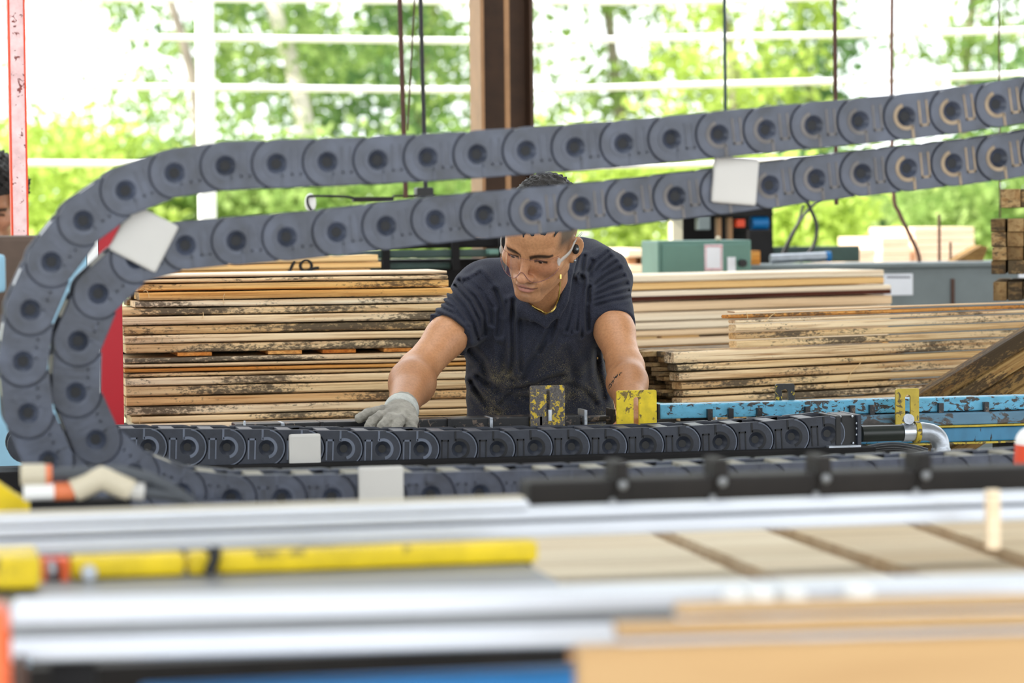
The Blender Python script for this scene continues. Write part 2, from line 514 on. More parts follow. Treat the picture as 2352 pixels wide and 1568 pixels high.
def tree(px, dist, label, trunk_px, crowns, nleaf, lmat, bark, size=.13, rt=.16, name='tree', cat='tree'):
    """trunk_px: (px, py) places the stem passes at that distance; crowns: (px, py, rx, rz) masses of leaves in metres."""
    base = PD(px, 780, dist); base.z = -.06
    root = empty(name, label, cat, base, group='trees beyond the yard')
    if trunk_px:
        pts = [PD(a, b, dist - (2.4 if rt in (.075, .12) and size < .135 else 0)) - base for a, b in trunk_px]
        if pts[0].z > .1: pts.insert(0, Vector((pts[0].x * .9, pts[0].y, 0)))
        top = pts[-1] + (pts[-1] - pts[-2]).normalized() * (2.4 if rt > .03 else .2)
        pts.append(top)
        pp = catmull(pts, 5)
        MB().tube(pp, [rt * (1 - .55 * i / len(pp)) for i in range(len(pp))], 9).build('trunk', bark, root)
    cs = []
    tot = sum(c[2] * c[2] * c[3] for c in crowns)
    for (a, b, rx, rz) in crowns:
        c = np.array(PD(a, b, dist) - base)
        k = int(nleaf * rx * rx * rz / tot)
        nc = max(6, k // 40)
        d = rng.normal(size=(nc, 3)); d /= np.linalg.norm(d, axis=1)[:, None]
        cc = c + d * (rng.uniform(.25, 1, (nc, 1)) ** .5) * np.array([rx, rx, rz])
        idx = rng.integers(0, nc, k)
        p = cc[idx] + rng.normal(size=(k, 3)) * np.array([.2, .2, .15])
        p = p[p[:, 2] > .05]
        cs.append(p)
    f = obj('foliage', leaf_mesh('foliage', np.concatenate(cs), size), lmat, root)
    f['kind'] = 'stuff'
    return root


B, D_, Y_ = LEAF
TR = [
    (300, 30, 'broad leafed tree with thin grey leaning stem left of the white fence post', [(470, 560), (452, 250), (425, 110), (372, -60)], [(270, 300, 1.0, .8), (560, 240, .9, .9), (330, 480, 1.1, .7), (330, 60, .6, .5), (620, 60, .9, .8), (480, -260, 1.8, 1.2)], 7600, B, M['bark'], .12, .075),
    (700, 32, 'tree with pale whitish trunk between the white post and the hanging rods', [(708, 520), (705, 330), (680, 180), (636, 40), (612, -60)], [(560, 120, 1.0, .9), (800, 140, 1.1, 1.0), (850, 380, 1.1, .7), (600, 400, 1.0, .6), (760, -300, 2.0, 1.2)], 8200, D_, M['pale_bark'], .13, .12),
    (950, 36, 'dense green tree filling the gap beside the brown column', [(985, 560), (960, 250), (1000, -40)], [(930, 150, 1.3, 1.0), (1040, 320, 1.0, .9), (870, 40, 1.0, .7), (1010, -260, 2.0, 1.1)], 6800, B, M['bark'], .14, .12),
    (1400, 34, 'sun flecked tree just right of the brown column', [(1450, 560), (1420, 240), (1390, -40)], [(1320, 130, 1.0, .9), (1500, 210, 1.0, .7), (1340, 330, 1.1, .5), (1560, 60, .7, .6), (1420, -300, 1.9, 1.1)], 5600, B, M['bark'], .13, .1),
    (1700, 30, 'yellow green tree behind the thin olive rod', [(1700, 560), (1690, 220), (1650, -40)], [(1650, 120, .8, .7), (1740, 240, .9, .5), (1600, 330, 1.0, .5), (1780, 60, .6, .5), (1700, -260, 1.6, 1.0)], 5200, Y_, M['bark'], .12, .09),
    (1860, 38, 'darker green tree beside the bright gap of sky', [(1880, 560), (1860, 240), (1830, -40)], [(1850, 120, .75, 1.1), (1820, 220, .7, .7), (1830, 330, 1.0, .6), (1840, -200, 1.2, 1.0)], 5600, D_, M['bark'], .14, .1),
    (2240, 33, 'leafy tree with slim stem at the far right of the yard', [(2230, 560), (2215, 240), (2240, -60)], [(2200, 90, .7, .8), (2330, 170, .9, .9), (2250, 330, 1.0, .6), (2290, -240, 1.6, 1.0)], 5600, B, M['bark'], .13, .09),
    (2400, 29, 'grey green tree cut by the right margin of the frame', [(2420, 560), (2400, 100), (2410, -60)], [(2380, 250, .8, .6), (2390, 60, .6, .8), (2420, -200, 1.2, 1.0)], 3200, D_, M['bark'], .12, .1),
    (-40, 33, 'pale tree cut by the left margin behind the red post', [(-60, 560), (-40, 200), (-30, -60)], [(-40, 170, .55, .8), (60, 430, 1.0, .6), (-60, -160, .9, .8)], 2800, Y_, M['bark'], .12, .1),
]
for t_ in TR: tree(*t_)
BUSH = [
    (140, 27, 'sunny yellow green bush low beside the red post', [(140, 440, .9, .55), (230, 520, .9, .5)], 3600, Y_),
    (480, 28, 'green bush seen through the cable chain loop behind the white post', [(440, 440, 1.1, .45), (600, 480, 1.1, .4)], 4200, B),
    (860, 27, 'bright green bush seen between the two upper chain runs', [(800, 430, 1.0, .4), (1000, 420, 1.0, .4), (900, 520, 1.2, .4)], 4600, B),
    (1400, 28, 'pale green bush seen below the upper chain run beside the worker', [(1330, 400, 1.0, .35), (1480, 520, 1.0, .45), (1580, 420, .9, .35)], 4600, Y_),
    (1840, 22, 'lime coloured sapling leaves beside the black cable loops', [(1830, 520, .42, .3), (1790, 480, .3, .16)], 1500, Y_),
    (1960, 28, 'light green bush behind the grey machine bed', [(1960, 500, 1.1, .5), (2110, 520, 1.0, .5)], 4200, D_),
    (2240, 26, 'pale green bush behind the stacked fresh lumber', [(2240, 480, .9, .45), (2330, 540, .8, .4)], 3400, B),
]
for (px, dist, lab, crowns, n, lm) in BUSH:
    tree(px, dist, lab, [(px, 760), (px + 4, 640), (crowns[0][0], crowns[0][1])] if dist == 22 else None, crowns, n, lm, M['bark'], .12, .02, 'bush', 'bush')

# ---------------------------------------------------------------- lumber
_bcache = {}


def board_mesh(L, dep, h, wob=.0012, seg=9, rnd=.0035, seed=0):
    r = random.Random(seed)
    vs, fs = [], []
    for i in range(seg + 1):
        x = L * i / seg
        t0 = r.uniform(-wob, 0); t1 = r.uniform(-wob, 0); b0 = r.uniform(0, wob)
        ring = [(x, rnd, b0), (x, 0, b0 + rnd), (x, 0, h + t0 - rnd), (x, rnd, h + t0), (x, dep - rnd, h + t1), (x, dep, h + t1 - rnd), (x, dep, b0 + rnd), (x, dep - rnd, b0)]
        vs += ring
        if i:
            a, b = (i - 1) * 8, i * 8
            fs += [(a + k, a + (k + 1) % 8, b + (k + 1) % 8, b + k) for k in range(8)]
    fs += [tuple(range(7, -1, -1)), tuple(range(seg * 8, seg * 8 + 8))]
    me = bpy.data.meshes.new('board')
    me.from_pydata(vs, [], fs)
    me.update()
    bm = bmesh.new(); bm.from_mesh(me); bmesh.ops.recalc_face_normals(bm, faces=bm.faces[:]); bm.to_mesh(me); bm.free()
    return me


def board(label, group, loc, L, dep, h, mat, rz=0, ry=0, name='board', cat='board', seed=None, me=None, wob=.0012):
    me = me or board_mesh(L, dep, h, wob, seed=seed if seed is not None else random.randint(0, 9999))
    o = obj(name, me, mat)
    o.location = loc
    o.rotation_euler = (0, ry, rz)
    return tag(o, label, cat, group)


ORD = ['topmost', 'second', 'third', 'fourth', 'fifth', 'sixth', 'seventh', 'eighth', 'ninth', 'tenth', 'eleventh', 'twelfth', 'thirteenth', 'fourteenth', 'fifteenth', 'sixteenth', 'seventeenth', 'eighteenth', 'nineteenth', 'twentieth']
HW = M['heavy_mould']
RW, MW, AW, CW, CA = M['rough_wood'], M['mould_wood'], M['amber_wood'], M['clean_wood'], M['clean_amber']

# long steel bench that carries the stacks behind the worker
VL = 6.98
zb = P(458, 984, VL).z
bx0, bx1 = P(300, 980, VL).x, P(1066, 980, VL).x
bench = empty('bench', 'long dark steel bench under the lumber stack behind the gloved hand', 'bench', ((bx0 + bx1) / 2, VL + .14, 0))
MB().box(-.46, .46, -.13, .16, zb - .05, zb - .001, .004).build('bench_top', M['dark'], bench)
for x in (-.42, .42):
    for y in (-.10, .12):
        MB().box(x - .03, x + .03, y - .03, y + .03, 0, zb - .05).build('leg', M['dark'], bench)

# stack behind the gloved hand: (y top, y bottom, x left, x right, wood)
LS = [(627, 637, 322, 1027, CW), (637, 648.5, 320, 1029, RW), (648.5, 667, 317, 1031, AW), (667, 687.5, 320, 1040, AW), (687.5, 704, 311, 1046, RW),
      (704, 722.5, 281, 1050, MW), (722.5, 744, 281, 1052, RW), (744, 765.5, 284, 1055, MW), (765.5, 786, 287, 1056, RW), (786, 808.5, 290, 1058, MW),
      (817, 831, 287, 1060, MW), (831, 841.5, 286, 1062, RW), (841.5, 852.5, 287, 1062, AW), (852.5, 863, 288, 1064, MW), (863, 883, 289, 1066, RW),
      (883, 907, 290, 1070, MW), (907, 929, 291, 1072, RW), (929, 951, 291, 1072, RW), (951, 967.5, 303, 1074, MW), (967.5, 984, 309, 1074, RW)]
look = {RW: 'rough pine', MW: 'mould spotted pine', AW: 'amber streaked pine', CW: 'clean pale pine', CA: 'amber pine', HW: 'heavily moulded pine'}
for i, (a, b, xl, xr, mt) in enumerate(LS):
    z1, z0 = P(458, a, VL).z, P(458, b, VL).z
    X0, X1 = P(xl, (a + b) / 2, VL).x, P(xr + (44 if i > 9 else 0), (a + b) / 2, VL).x
    pos = ORD[i] if i < 10 else ORD[i - 10]
    part_ = 'above' if i < 10 else 'below'
    board(f'{pos} {look[mt]} board {part_} the sticker gap in the stack behind the gloved hand', 'boards of the stack behind the gloved hand',
          (X0, VL + random.uniform(0, .006), z0), X1 - X0, .15 if i in (3, 4) else .26, z1 - z0 - .0026, mt, seed=i)
for k, (q, xl) in enumerate([(3, 300), (4, 292)]):
    z1, z0 = P(458, LS[q][0], VL).z, P(458, LS[q][1], VL).z
    X0 = P(xl, LS[q][0], VL + .16).x
    board(['upper', 'lower'][k] + ' dark board end poking out behind the stack of rough boards', 'boards poking out behind the stack', (X0, VL + .162, z0), .7, .098, z1 - z0 - .0012, M['end_wood'])
zq_, zr0 = P(458, 817, VL).z, P(458, 808.5, VL).z
tag(MB().box(0, P(1050, 812, VL).x - P(300, 812, VL).x, 0, .012, 0, zr0 - zq_ + .0032).build('packing_strip', M['dark'], None, (P(300, 812, VL).x, VL + .245, zq_ - .0036)), 'dark packing strip closing the back of the stack gap', 'strip')  # added dark strip keeps the gap black where daylight showed through
zg0, zg1 = P(458, 817, VL).z, P(458, 808.5, VL).z
for k, (xa, xb) in enumerate([(408, 487), (616, 694), (742, 818), (883, 950)]):
    X0, X1 = P(xa, 812, VL).x, P(xb, 812, VL).x
    tag(MB().box(0, X1 - X0, 0, .235, 0, zg1 - zg0 - .0005, .001).build('sticker', M['sticker_wood'], None, (X0, VL + .004, zg0)),
        ['first', 'second', 'third', 'fourth'][k] + ' orange end-grain spacer stick from the red panel in the stack gap', 'spacer stick', 'spacer sticks in the gap of the stack')

# pale boards with the hand written number, further back on the left
VN = 7.9
nz = [(586, 603, 690, 868), (603, 618, 430, 876), (618, 640, 300, 852)]
for i, (a, b, xl, xr) in enumerate(nz):
    z1, z0 = P(700, a, VN).z, P(700, b, VN).z
    X0, X1 = P(max(xl - 160, 300), a, VN).x, P(xr, a, VN).x
    nb = board(['topmost pale yellow board of the pile behind the chain with marker strokes', 'middle pale yellow board carrying a black hand written 10', 'lowest pale yellow board of the pile carrying the marker number'][i], 'pale boards of the marked pile',
          (X0, VN + .004 * i, z0), X1 - X0, .22, z1 - z0 - .001, CA, seed=40 + i)
    if i == 1:
        ori = Vector((X0, VN + .004, z0))
        one = [P(x, y, VN) - ori for x, y in ((677, 599), (673, 606), (670, 613), (667, 620), (664, 625))]
        circ = [P(703 + 13 * math.cos(q), 610 + 13 * math.sin(q), VN) - ori for q in np.linspace(0, 2 * math.pi, 21)[:-1]]
        tail = [P(x, y, VN) - ori for x, y in ((712, 620), (722, 616), (733, 615))]
        for pl, cl in ((one, False), (circ, True), (tail, False)):
            for p in pl: p.y = -.0015
            MB().tube(pl, .0042, 6, closed=cl).build('marker_stroke', M['ink'], nb)
zq = P(700, 640, VN).z
bq = empty('sawhorse', 'low dark trestle carrying the pale boards with the marker number', 'trestle', (P(600, 640, VN).x, VN + .11, 0))
MB().box(-.35, .35, -.1, .1, zq - .06, zq - .001).build('trestle_top', M['dark'], bq)
for s in (-1, 1): MB().box(s * .3 - .03, s * .3 + .03, -.09, .09, 0, zq - .06).build('leg', M['dark'], bq)

# turned stacks on the right: their boards run 20 degrees off the rails
RA = math.radians(20)
ca, sa = math.cos(RA), math.sin(RA)


def turned(px, py_top, py_bot, v, xoff=0.0):
    a, b = P(px, py_top, v), P(px, py_bot, v)
    return a, b.z, a.z


# stack of fresh planed boards
V1 = 8.75
R1 = [(617.5, 634, 2030, CW, 'clean pale'), (634, 651, 2030, CA, 'amber'), (652, 675, 2046, CW, 'pale bark-edged'), (676, 698, 2048, CW, 'clean pale'), (698.5, 719, 2046, CW, 'clean pale'),
      (719.5, 737, 2044, CW, 'clean pale'), (737.5, 752, 2040, CW, 'reddish pale')]
Z0 = {}
for i, (a, b, xr, mt, lk) in enumerate(R1):
    e, z0, z1 = turned(xr, a, b, V1)
    z0 = P(2030, b, V1).z; z1 = P(2030, a, V1).z
    L = 1.3
    o = board(f'{ORD[i]} {lk} planed board of the fresh stack beside the worker', 'planed boards of the fresh stack', (e.x - L * ca, e.y - L * sa, z0), L, .3, z1 - z0 - .002, mt, rz=RA, seed=60 + i)
    if i == 2:
        h = z1 - z0
        MB().box(.0, L - .001, -.002, .004, .001, h * .46).build('bark_strip', M['bark_wood'], o)
z_top = P(2030, 752, V1).z
e = P(2040, 700, V1)
def on_plane(px, py, q):
    d = ray(px, py); n = Vector((-sa, ca, 0))
    return CAM + d * (n.dot(q - CAM) / n.dot(d))
zA, zB, zC = (on_plane(1600, y, e).z for y in (765, 791, 814))
zA = min(zA, z_top - .006)
for k, (z1, z0, mt, lb) in enumerate([(zA, zB, CW, 'planed board just under the black gap of the fresh stack'), (zB - .002, zC, CA, 'lowest planed board of the fresh stack with brown wane')]):
    L = 1.3
    board(lb, 'planed boards of the fresh stack', (e.x - L * ca, e.y - L * sa, z0), L, .3, z1 - z0 - .001, mt, rz=RA, seed=80 + k)
for k, (u0, u1) in enumerate([(.0, .18), (.2, .34), (.9, 1.0)]):
    L = 1.3
    b_ = Vector((e.x - L * ca, e.y - L * sa, zA))
    o = tag(MB().box(u0 + .2, u1 + .2, .0, .28, 0, z_top - zA - .002).build('sticker', CA, None, b_), ['first', 'second', 'third'][k] + ' flat spacer from the worker in the gap of the fresh stack', 'spacer stick', 'spacers of the fresh stack')
    o.rotation_euler.z = RA
cartz = zC - .001
cart = empty('lumber_cart', 'dark cart under the fresh planed stack behind the worker', 'cart', (e.x - .65 * ca - .15 * sa, e.y - .65 * sa + .15 * ca, 0), RA)
MB().box(-.7, .7, -.17, .17, cartz - .07, cartz).build('cart_deck', M['dark'], cart)
for x in (-.62, .62):
    for y in (-.13, .13): MB().box(x - .03, x + .03, y - .03, y + .03, 0, cartz - .07).build('leg', M['dark'], cart)

# rough stack on the right, upper part then the longer lower part
V2 = 6.82
R2 = [(711.5, 719.5, 1688, CW), (719.5, 732, 1674, AW), (732, 743, 1690, RW), (743, 762, 1691, RW), (762, 780.5, 1691, MW), (780.5, 800, 1692, HW),
      (801, 828, 1548, HW), (828, 847, 1556, MW), (847, 869.5, 1560, HW), (869.5, 889, 1566, MW), (889, 905, 1570, HW), (905, 922, 1566, HW), (922, 942, 1580, RW), (942, 962, 1575, MW)]
ref = P(1690, 800, V2)
rough_nodes = []
for i, (a, b, xl, mt) in enumerate(R2):
    z1, z0 = P(1690, a, V2).z, P(1690, b, V2).z
    # left end on the turned front plane through ref
    d = ray(xl, (a + b) / 2); n = Vector((-sa, ca, 0))
    k = n.dot(ref - CAM) / n.dot(d)
    p = CAM + d * k
    L = 2.3
    where = 'upper half' if i < 6 else 'lower half'
    board(f'{ORD[i]} board from the top in the rough stack right of the worker, {look[mt].split()[0]} look', 'rough boards of the turned stack', (p.x, p.y, z0), L, .042 if i >= 6 else .032, z1 - z0 - .0024, mt, rz=RA, seed=100 + i, wob=.0018)
    if i >= 6: rough_nodes.append((p, z0, z1))
# end grain of the studs behind the front boards
rr = random.Random(5)
sm = [board_mesh(.7, .031, .0188, .001, 2, .001, 200 + q) for q in range(4)]
ROWS = ['one', 'two', 'three', 'four', 'five', 'six', 'seven', 'eight', 'nine', 'ten', 'eleven', 'twelve']
for kk_, (p, z0, z1) in enumerate(rough_nodes[:6]):
    for half in range(2):
        rown = kk_ * 2 + 1 - half
        h = (z1 - z0) / 2
        for c in range(6):
            off = .043 + c * .0325
            sh = rr.uniform(-.035, .03)
            me = sm[rr.randint(0, 3)]
            o = obj('stud', me, M['end_wood'])
            o.location = (p.x - sa * off + sh * ca, p.y + ca * off + sh * sa, z0 + half * h)
            o.rotation_euler.z = RA
            o.scale.z = (h - .0012) / .0188
            tag(o, f'weathered stud end in row {ROWS[rown]}, place {ROWS[c]} behind the rough front boards', 'stud', 'stud ends of the turned stack')
pb = rough_nodes[-1][0]; zz = rough_nodes[-1][1]
ben2 = empty('lumber_rack', 'dark steel rack under the rough boards right of the worker', 'rack', (pb.x + ca * .8, pb.y + sa * .8, 0), RA)
MB().box(-.85, 1.5, 0, .26, zz - .06, zz - .001).build('rack_top', M['dark'], ben2)
for x in (-.75, 1.4):
    for y in (.05, .2): MB().box(x - .03, x + .03, y - .03, y + .03, 0, zz - .06).build('leg', M['dark'], ben2)

# dark dusty boards leaning on the right
VB = 6.55
la, lb = P(2106, 906, VB), P(2352, 757, VB)
ang = math.atan2(lb.z - la.z, lb.x - la.x)
dirx = Vector((math.cos(ang), 0, math.sin(ang))); nrm = Vector((-math.sin(ang), 0, math.cos(ang)))
offs = [0, .043, .083, .126, .17, .21]
for i in range(5):
    p = la - nrm * offs[i + 1] - dirx * .05
    th = offs[i + 1] - offs[i] - .003
    o = board(['uppermost', 'second', 'third', 'fourth', 'lowest'][i] + ' of the dusty brown boards leaning behind the blue rail', 'dusty brown boards leaning behind the blue rail',
              (p.x, VB + .014 * i, p.z), .95, .055, th, M['brown_wood'], ry=-ang, seed=150 + i)
stp = la + dirx * .9 - nrm * .2
zst = (la - nrm * .25).z
stand = empty('rest_block', 'dark block that the dusty brown boards lean on', 'block', (stp.x - .12, VB + .1, 0))
MB().box(-.1, .1, -.08, .08, 0, stp.z - .20).build('block_body', M['dark'], stand)

# bundles of studs seen end on at the right margin
VE = 7.62
BA = math.radians(24)
def bundle(xs, ys, nm, v=VE, dz=0):
    for r in range(len(ys) - 1):
        for c in range(len(xs) - 1):
            x0, x1 = P(xs[c], 600, v).x, P(xs[c + 1], 600, v).x
            z1, z0 = P(2320, ys[r], v).z, P(2320, ys[r + 1], v).z
            sh = rr.uniform(0, .012)
            o = MB().box(0, (x1 - x0) / math.cos(BA) * .93 - .0012, 0, .5, 0, z1 - z0 - .0012, .0025).build('stud', M['end_wood'])
            xo = P(xs[0], 600, v).x
            o.location = (x0, v - (x0 - xo) * math.tan(BA) + sh, z0); o.rotation_euler.z = -BA
            tag(o, ['first', 'second', 'third'][c] + (f' stud, row {ROWS[r]} from top, ' if len(ys) > 2 else ' ') + nm, 'stud', nm.split(' in ')[-1].split(' of ')[-1])


bundle([2279, 2310, 2345, 2392], [501, 532, 566, 597, 629], 'in the taller end-on bundle at right margin')
bundle([2283, 2312, 2343, 2392], [646, 690], 'brown stud end in the low bundle on the rough stack')
bundle([2300, 2342, 2392], [433, 477], 'sunlit timber end in the highest bundle at the right margin')
for k, (a, b) in enumerate([(629, 646), (477, 501)]):
    x0, x1 = P(2362, 600, VE).x, P(2388, 600, VE).x
    z1, z0 = P(2320, a, VE).z, P(2320, b, VE).z
    so = MB().box(0, x1 - x0, .0, .3, 0, z1 - z0 - .001).build('sticker', M['end_wood'], None, (x0, VE - (x0 - P(2285, 600, VE).x) * math.tan(BA) + .03, z0))
    so.rotation_euler.z = -BA
    tag(so, ['lower', 'upper'][k] + ' spacer between the stud bundles at the right margin', 'spacer stick', 'spacers between the stud bundles')

# thin wood shavings clinging to the rough boards
def shaving(px, pts, v, label):
    PP = (lambda x, y: P(x, y, v)) if v else (lambda x, y: on_plane(x, y, ref) + Vector((sa, -ca, 0)) * .003)
    p0 = PP(*pts[0])
    q = catmull([PP(x, y) - p0 for x, y in pts], 4)
    tag(MB().tube(q, .0009, 4).build('wood_shaving', M['shaving'], None, p0), label, 'wood shaving', 'shavings on the lumber')


shaving(0, [(329, 669), (336, 667), (341, 676), (342, 684)], VL - .004, 'curled shaving at the upper left corner of the stack behind the glove')
shaving(0, [(514, 698), (513, 684), (516, 674)], VL - .004, 'straight pale shaving on the fifth board behind the chain loop')
shaving(0, [(464, 732), (467, 724), (466, 716)], VL - .004, 'short curved shaving on the mould spotted board behind the loop')
shaving(0, [(322, 976), (320, 965), (327, 956)], VL - .004, 'looped shaving at the lower left corner of the stack')
shaving(0, [(1755, 739), (1768, 726), (1781, 717)], None, 'slanted pale shaving on the upper rough stack at the right')
shaving(0, [(1713, 717), (1716, 731)], None, 'upright short shaving at the left end of the upper rough stack')
shaving(0, [(1948, 882), (1950, 860), (1975, 833)], None, 'long bent shaving in the middle of the lower rough stack')

# ---------------------------------------------------------------- machines behind the worker
def pbox(px0, px1, py0, py1, v, dep, org=None, bev=0.0, mb=None):
    a, b = P(px0, (py0 + py1) / 2, v), P(px1, (py0 + py1) / 2, v)
    zt, zl = P((px0 + px1) / 2, py0, v).z, P((px0 + px1) / 2, py1, v).z
    o = org or Vector((0, 0, 0))
    mb = mb or MB()
    return mb.box(a.x - o.x, b.x - o.x, v - o.y, v + dep - o.y, zl - o.z, zt - o.z, bev)


def base_at(px, v):
    p = P(px, 600, v)
    return Vector((p.x, v, 0))


# grey machine bed
gb = base_at(2000, 9.5)
gm = empty('machine_bed', 'long blue grey machine bed with a white sticker behind the lumber', 'machine', gb)
mb = MB()
a, b = P(1731, 650, 9.5), P(2420, 650, 9.5)
zt, zl = P(2100, 614, 9.5).z, 0
MB().box(a.x - gb.x, b.x - gb.x, 0, .34, 0, zt, .006).build('bed_body', M['grey_mach'], gm)
MB().box(a.x - gb.x - .02, b.x - gb.x, -.03, .345, zt, zt + .016, .004).build('bed_lip', M['grey_mach'], gm)
st = pbox(2030, 2097, 628, 678, 9.495, .004, gb, .0015).build('sticker', M['paper'], gm)
m_ = MB()
for k in range(9): pbox(2038 + k * 6, 2042.5 + k * 6, 634.5, 638.5, 9.493, .002, gb, mb=m_)
m_.build('print', M['grey_ink'], st)
pbox(2340, 2390, 628, 646, 9.495, .004, gb).build('sticker', M['paper'], gm)
pbox(2185, 2193, 640, 700, 9.494, .005, gb).build('rust_streak', M['rust_rod'], gm)

# things lying on the bed
cyl0 = P(1770, 609, 9.6)
cy = empty('air_cylinder', 'slim grey air cylinder with a blue end lying on the machine bed', 'air cylinder', (cyl0.x, 9.6, zt + .016))
a = P(1772, 607, 9.6); b = P(1898, 597, 9.6)
dz = .019
MB().cyl((0, 0, dz), (b.x - a.x, 0, dz + .006), .017, 14).build('barrel', M['steel'], cy)
MB().cyl((b.x - a.x, 0, dz + .006), (b.x - a.x + .018, 0, dz + .006), .019, 14).build('end_cap', M['blue_fore'], cy)
x0 = P(2188, 600, 9.75); 
o = MB().prism([(0, 0), (.105, 0), (.125, .05), (.10, .056)], 0, .09).build('offcut', M['brown_wood'], None, (x0.x, 9.72, zt + .016))
tag(o, 'tan plank offcut tilted on the machine bed near the right stud bundle', 'offcut')
for i, (px, y0, w_) in enumerate([(2157, 492, .006), (2183, 556, .005)]):
    p = P(px, y0, 9.8)
    tag(MB().tube([(0, 0, 0), (0, 0, p.z - zt - .016)], w_, 8).build('rod', M['rust_rod'], None, (p.x, 9.8, zt + .016)), ['taller', 'shorter'][i] + ' dark upright rod standing on the machine bed', 'rod', 'rods on the machine bed')

# sage green electrical box
eb = base_at(1620, 9.35)
el = empty('electrical_box', 'sage green electrical cabinet with pink bordered sticker and black knob', 'electrical box', eb)
zt2 = P(1620, 552, 9.35).z
a, b = P(1511, 590, 9.35), P(1726, 590, 9.35)
MB().box(a.x - eb.x, b.x - eb.x, 0, .22, .6, zt2, .006).build('cabinet_body', M['green_box'], el)
MB().box(a.x - eb.x + .05, a.x - eb.x + .12, .08, .16, 0, .6).build('pedestal', M['green_dark'], el)
MB().box(b.x - eb.x - .12, b.x - eb.x - .05, .08, .16, 0, .6).build('pedestal', M['green_dark'], el)
d = MB()
a2, b2 = P(1521, 590, 9.35), P(1722, 590, 9.35)
d.box(a2.x - eb.x, b2.x - eb.x, -.012, 0, .63, zt2 - .012, .004)
dr = d.build('cabinet_door', M['green_box'], el)
sk = pbox(1618, 1660, 561, 622, 9.335, .003, eb, .001).build('sticker', M['paper'], dr)
m_ = MB()
for k in range(6):
    pbox(1619 + k * 7, 1624 + k * 7, 562, 567, 9.333, .002, eb, mb=m_)
    pbox(1619 + k * 7, 1624 + k * 7, 616, 621, 9.333, .002, eb, mb=m_)
for k in range(7):
    pbox(1619, 1623, 568 + k * 7, 572 + k * 7, 9.333, .002, eb, mb=m_)
    pbox(1655, 1659, 568 + k * 7, 572 + k * 7, 9.333, .002, eb, mb=m_)
q = m_.build('sticker_border', M['pink_print'], dr); q['kind'] = 'stuff'
pbox(1671, 1690, 590, 623, 9.334, .003, eb, .001).build('tag_plate', M['paper'], dr)
kp = P(1704, 604, 9.33)
MB().cyl((kp.x - eb.x, 9.338 - eb.y, kp.z), (kp.x - eb.x, 9.31 - eb.y, kp.z), .013, 14).build('knob', M['black'], dr)
pv = P(1651, 549, 9.36)
MB().ball((pv.x - eb.x, .02, zt2 + .006), .009, 10).build('lamp_knob', M['beige_plastic'], el)
fo = P(1735, 605, 9.2)
tag(MB().box(-.016, .016, -.02, .02, 0, .05, .004).build('wood_block', M['amber_wood'], None, (fo.x, 9.44, P(1735, 622, 9.44).z)), 'small orange wood block beside the green cabinet knob', 'wood block')
bl = [o for o in COL.objects if o.name == 'wood_block'][0]
bl.location = (P(1733, 605, 9.56).x, 9.56, zt + .016)

# dark saw machine above the cabinet
sb = base_at(1660, 9.9)
sm_ = empty('saw_machine', 'dark saw machine with beige post and blue motor above the green cabinet', 'machine', sb)
zs = P(1660, 552, 9.9).z
a, b = P(1545, 520, 10.2), P(1775, 520, 10.2)
MB().box(a.x - sb.x, b.x - sb.x, .3, .36, 0, P(1660, 470, 10.2).z).build('back_panel', M['dark'], sm_)
pbox(1545, 1568, 478, 560, 9.9, .06, sb).build('post', M['beige_plastic'], sm_)
for xa, xb in ((1648, 1657), (1673, 1683)):
    pbox(xa, xb, 500, 558, 9.92, .03, sb).build('post', M['brown_lit'], sm_)
pbox(1536, 1775, 470, 496, 9.88, .3, sb).build('top_beam', M['dark'], sm_)
pbox(1604, 1632, 496, 528, 9.88, .05, sb, .004).build('junction_box', M['grey_mach'], sm_)
pbox(1692, 1712, 503, 522, 9.9, .05, sb, .004).build('relay', M['red_edge'], sm_)
mp = P(1738, 512, 9.95)
MB().cyl((mp.x - sb.x - .03, .02, mp.z), (mp.x - sb.x + .03, .02, mp.z), .026, 16).build('motor', M['blue_fore'], sm_)
pbox(1720, 1776, 528, 610, 9.86, .2, sb, .004).build('base_block', M['dark'], sm_)
pbox(1545, 1776, 552, 700, 9.95, .25, sb).build('base_frame', M['green_dark'], sm_)
pbox(1776, 1975, 566, 602, 10.0, .08, sb, .004).build('green_beam', M['green_dark'], sm_)

# black cable loops hanging beside the saw machine
def cable(name, pts, v, r, mat, label, cat='cable', group=None):
    p0 = P(pts[-1][0], pts[-1][1], v)
    q = catmull([P(x, y, v) - p0 for x, y in pts], 6)
    return tag(MB().tube(q, r, 7).build(name, mat, None, p0), label, cat, group)


cable('cable', [(1850, 380), (1846, 440), (1862, 480), (1876, 520), (1868, 565), (1838, 602)], 9.75, .007, M['black'], 'black cable bowing outward over the lime sapling')
cable('cable', [(1900, 440), (1850, 490), (1815, 545), (1790, 600)], 9.8, .006, M['black'], 'black cable slanting down towards the green beam')
cable('cable', [(1846, 470), (1830, 520), (1812, 560), (1800, 600)], 9.9, .005, M['black'], 'thin black cable inside the bowed cable loop')
cable('cable', [(2049, -30), (2048, 220), (2052, 440), (2066, 490), (2090, 540), (2108, 580), (2112, 604)], 9.7, .0075, M['rust_rod'], 'brown rod and cable that bends above the machine bed')

# overhead rods
zroof = 5.0
def hang(px0, px1, y1, v, r, mat, label):
    a, b = P(px0, 0, v), P(px1, y1, v)
    dx = (b.x - a.x) / (a.z - b.z)
    o = MB().tube([(a.x + dx * 0 - (zroof - a.z) * dx, v, zroof), (a.x, v, a.z), (b.x, v, b.z)], r, 8).build('hanging_rod', mat)
    return tag(rebase(o), label, 'rod', 'rods hanging from the roof')


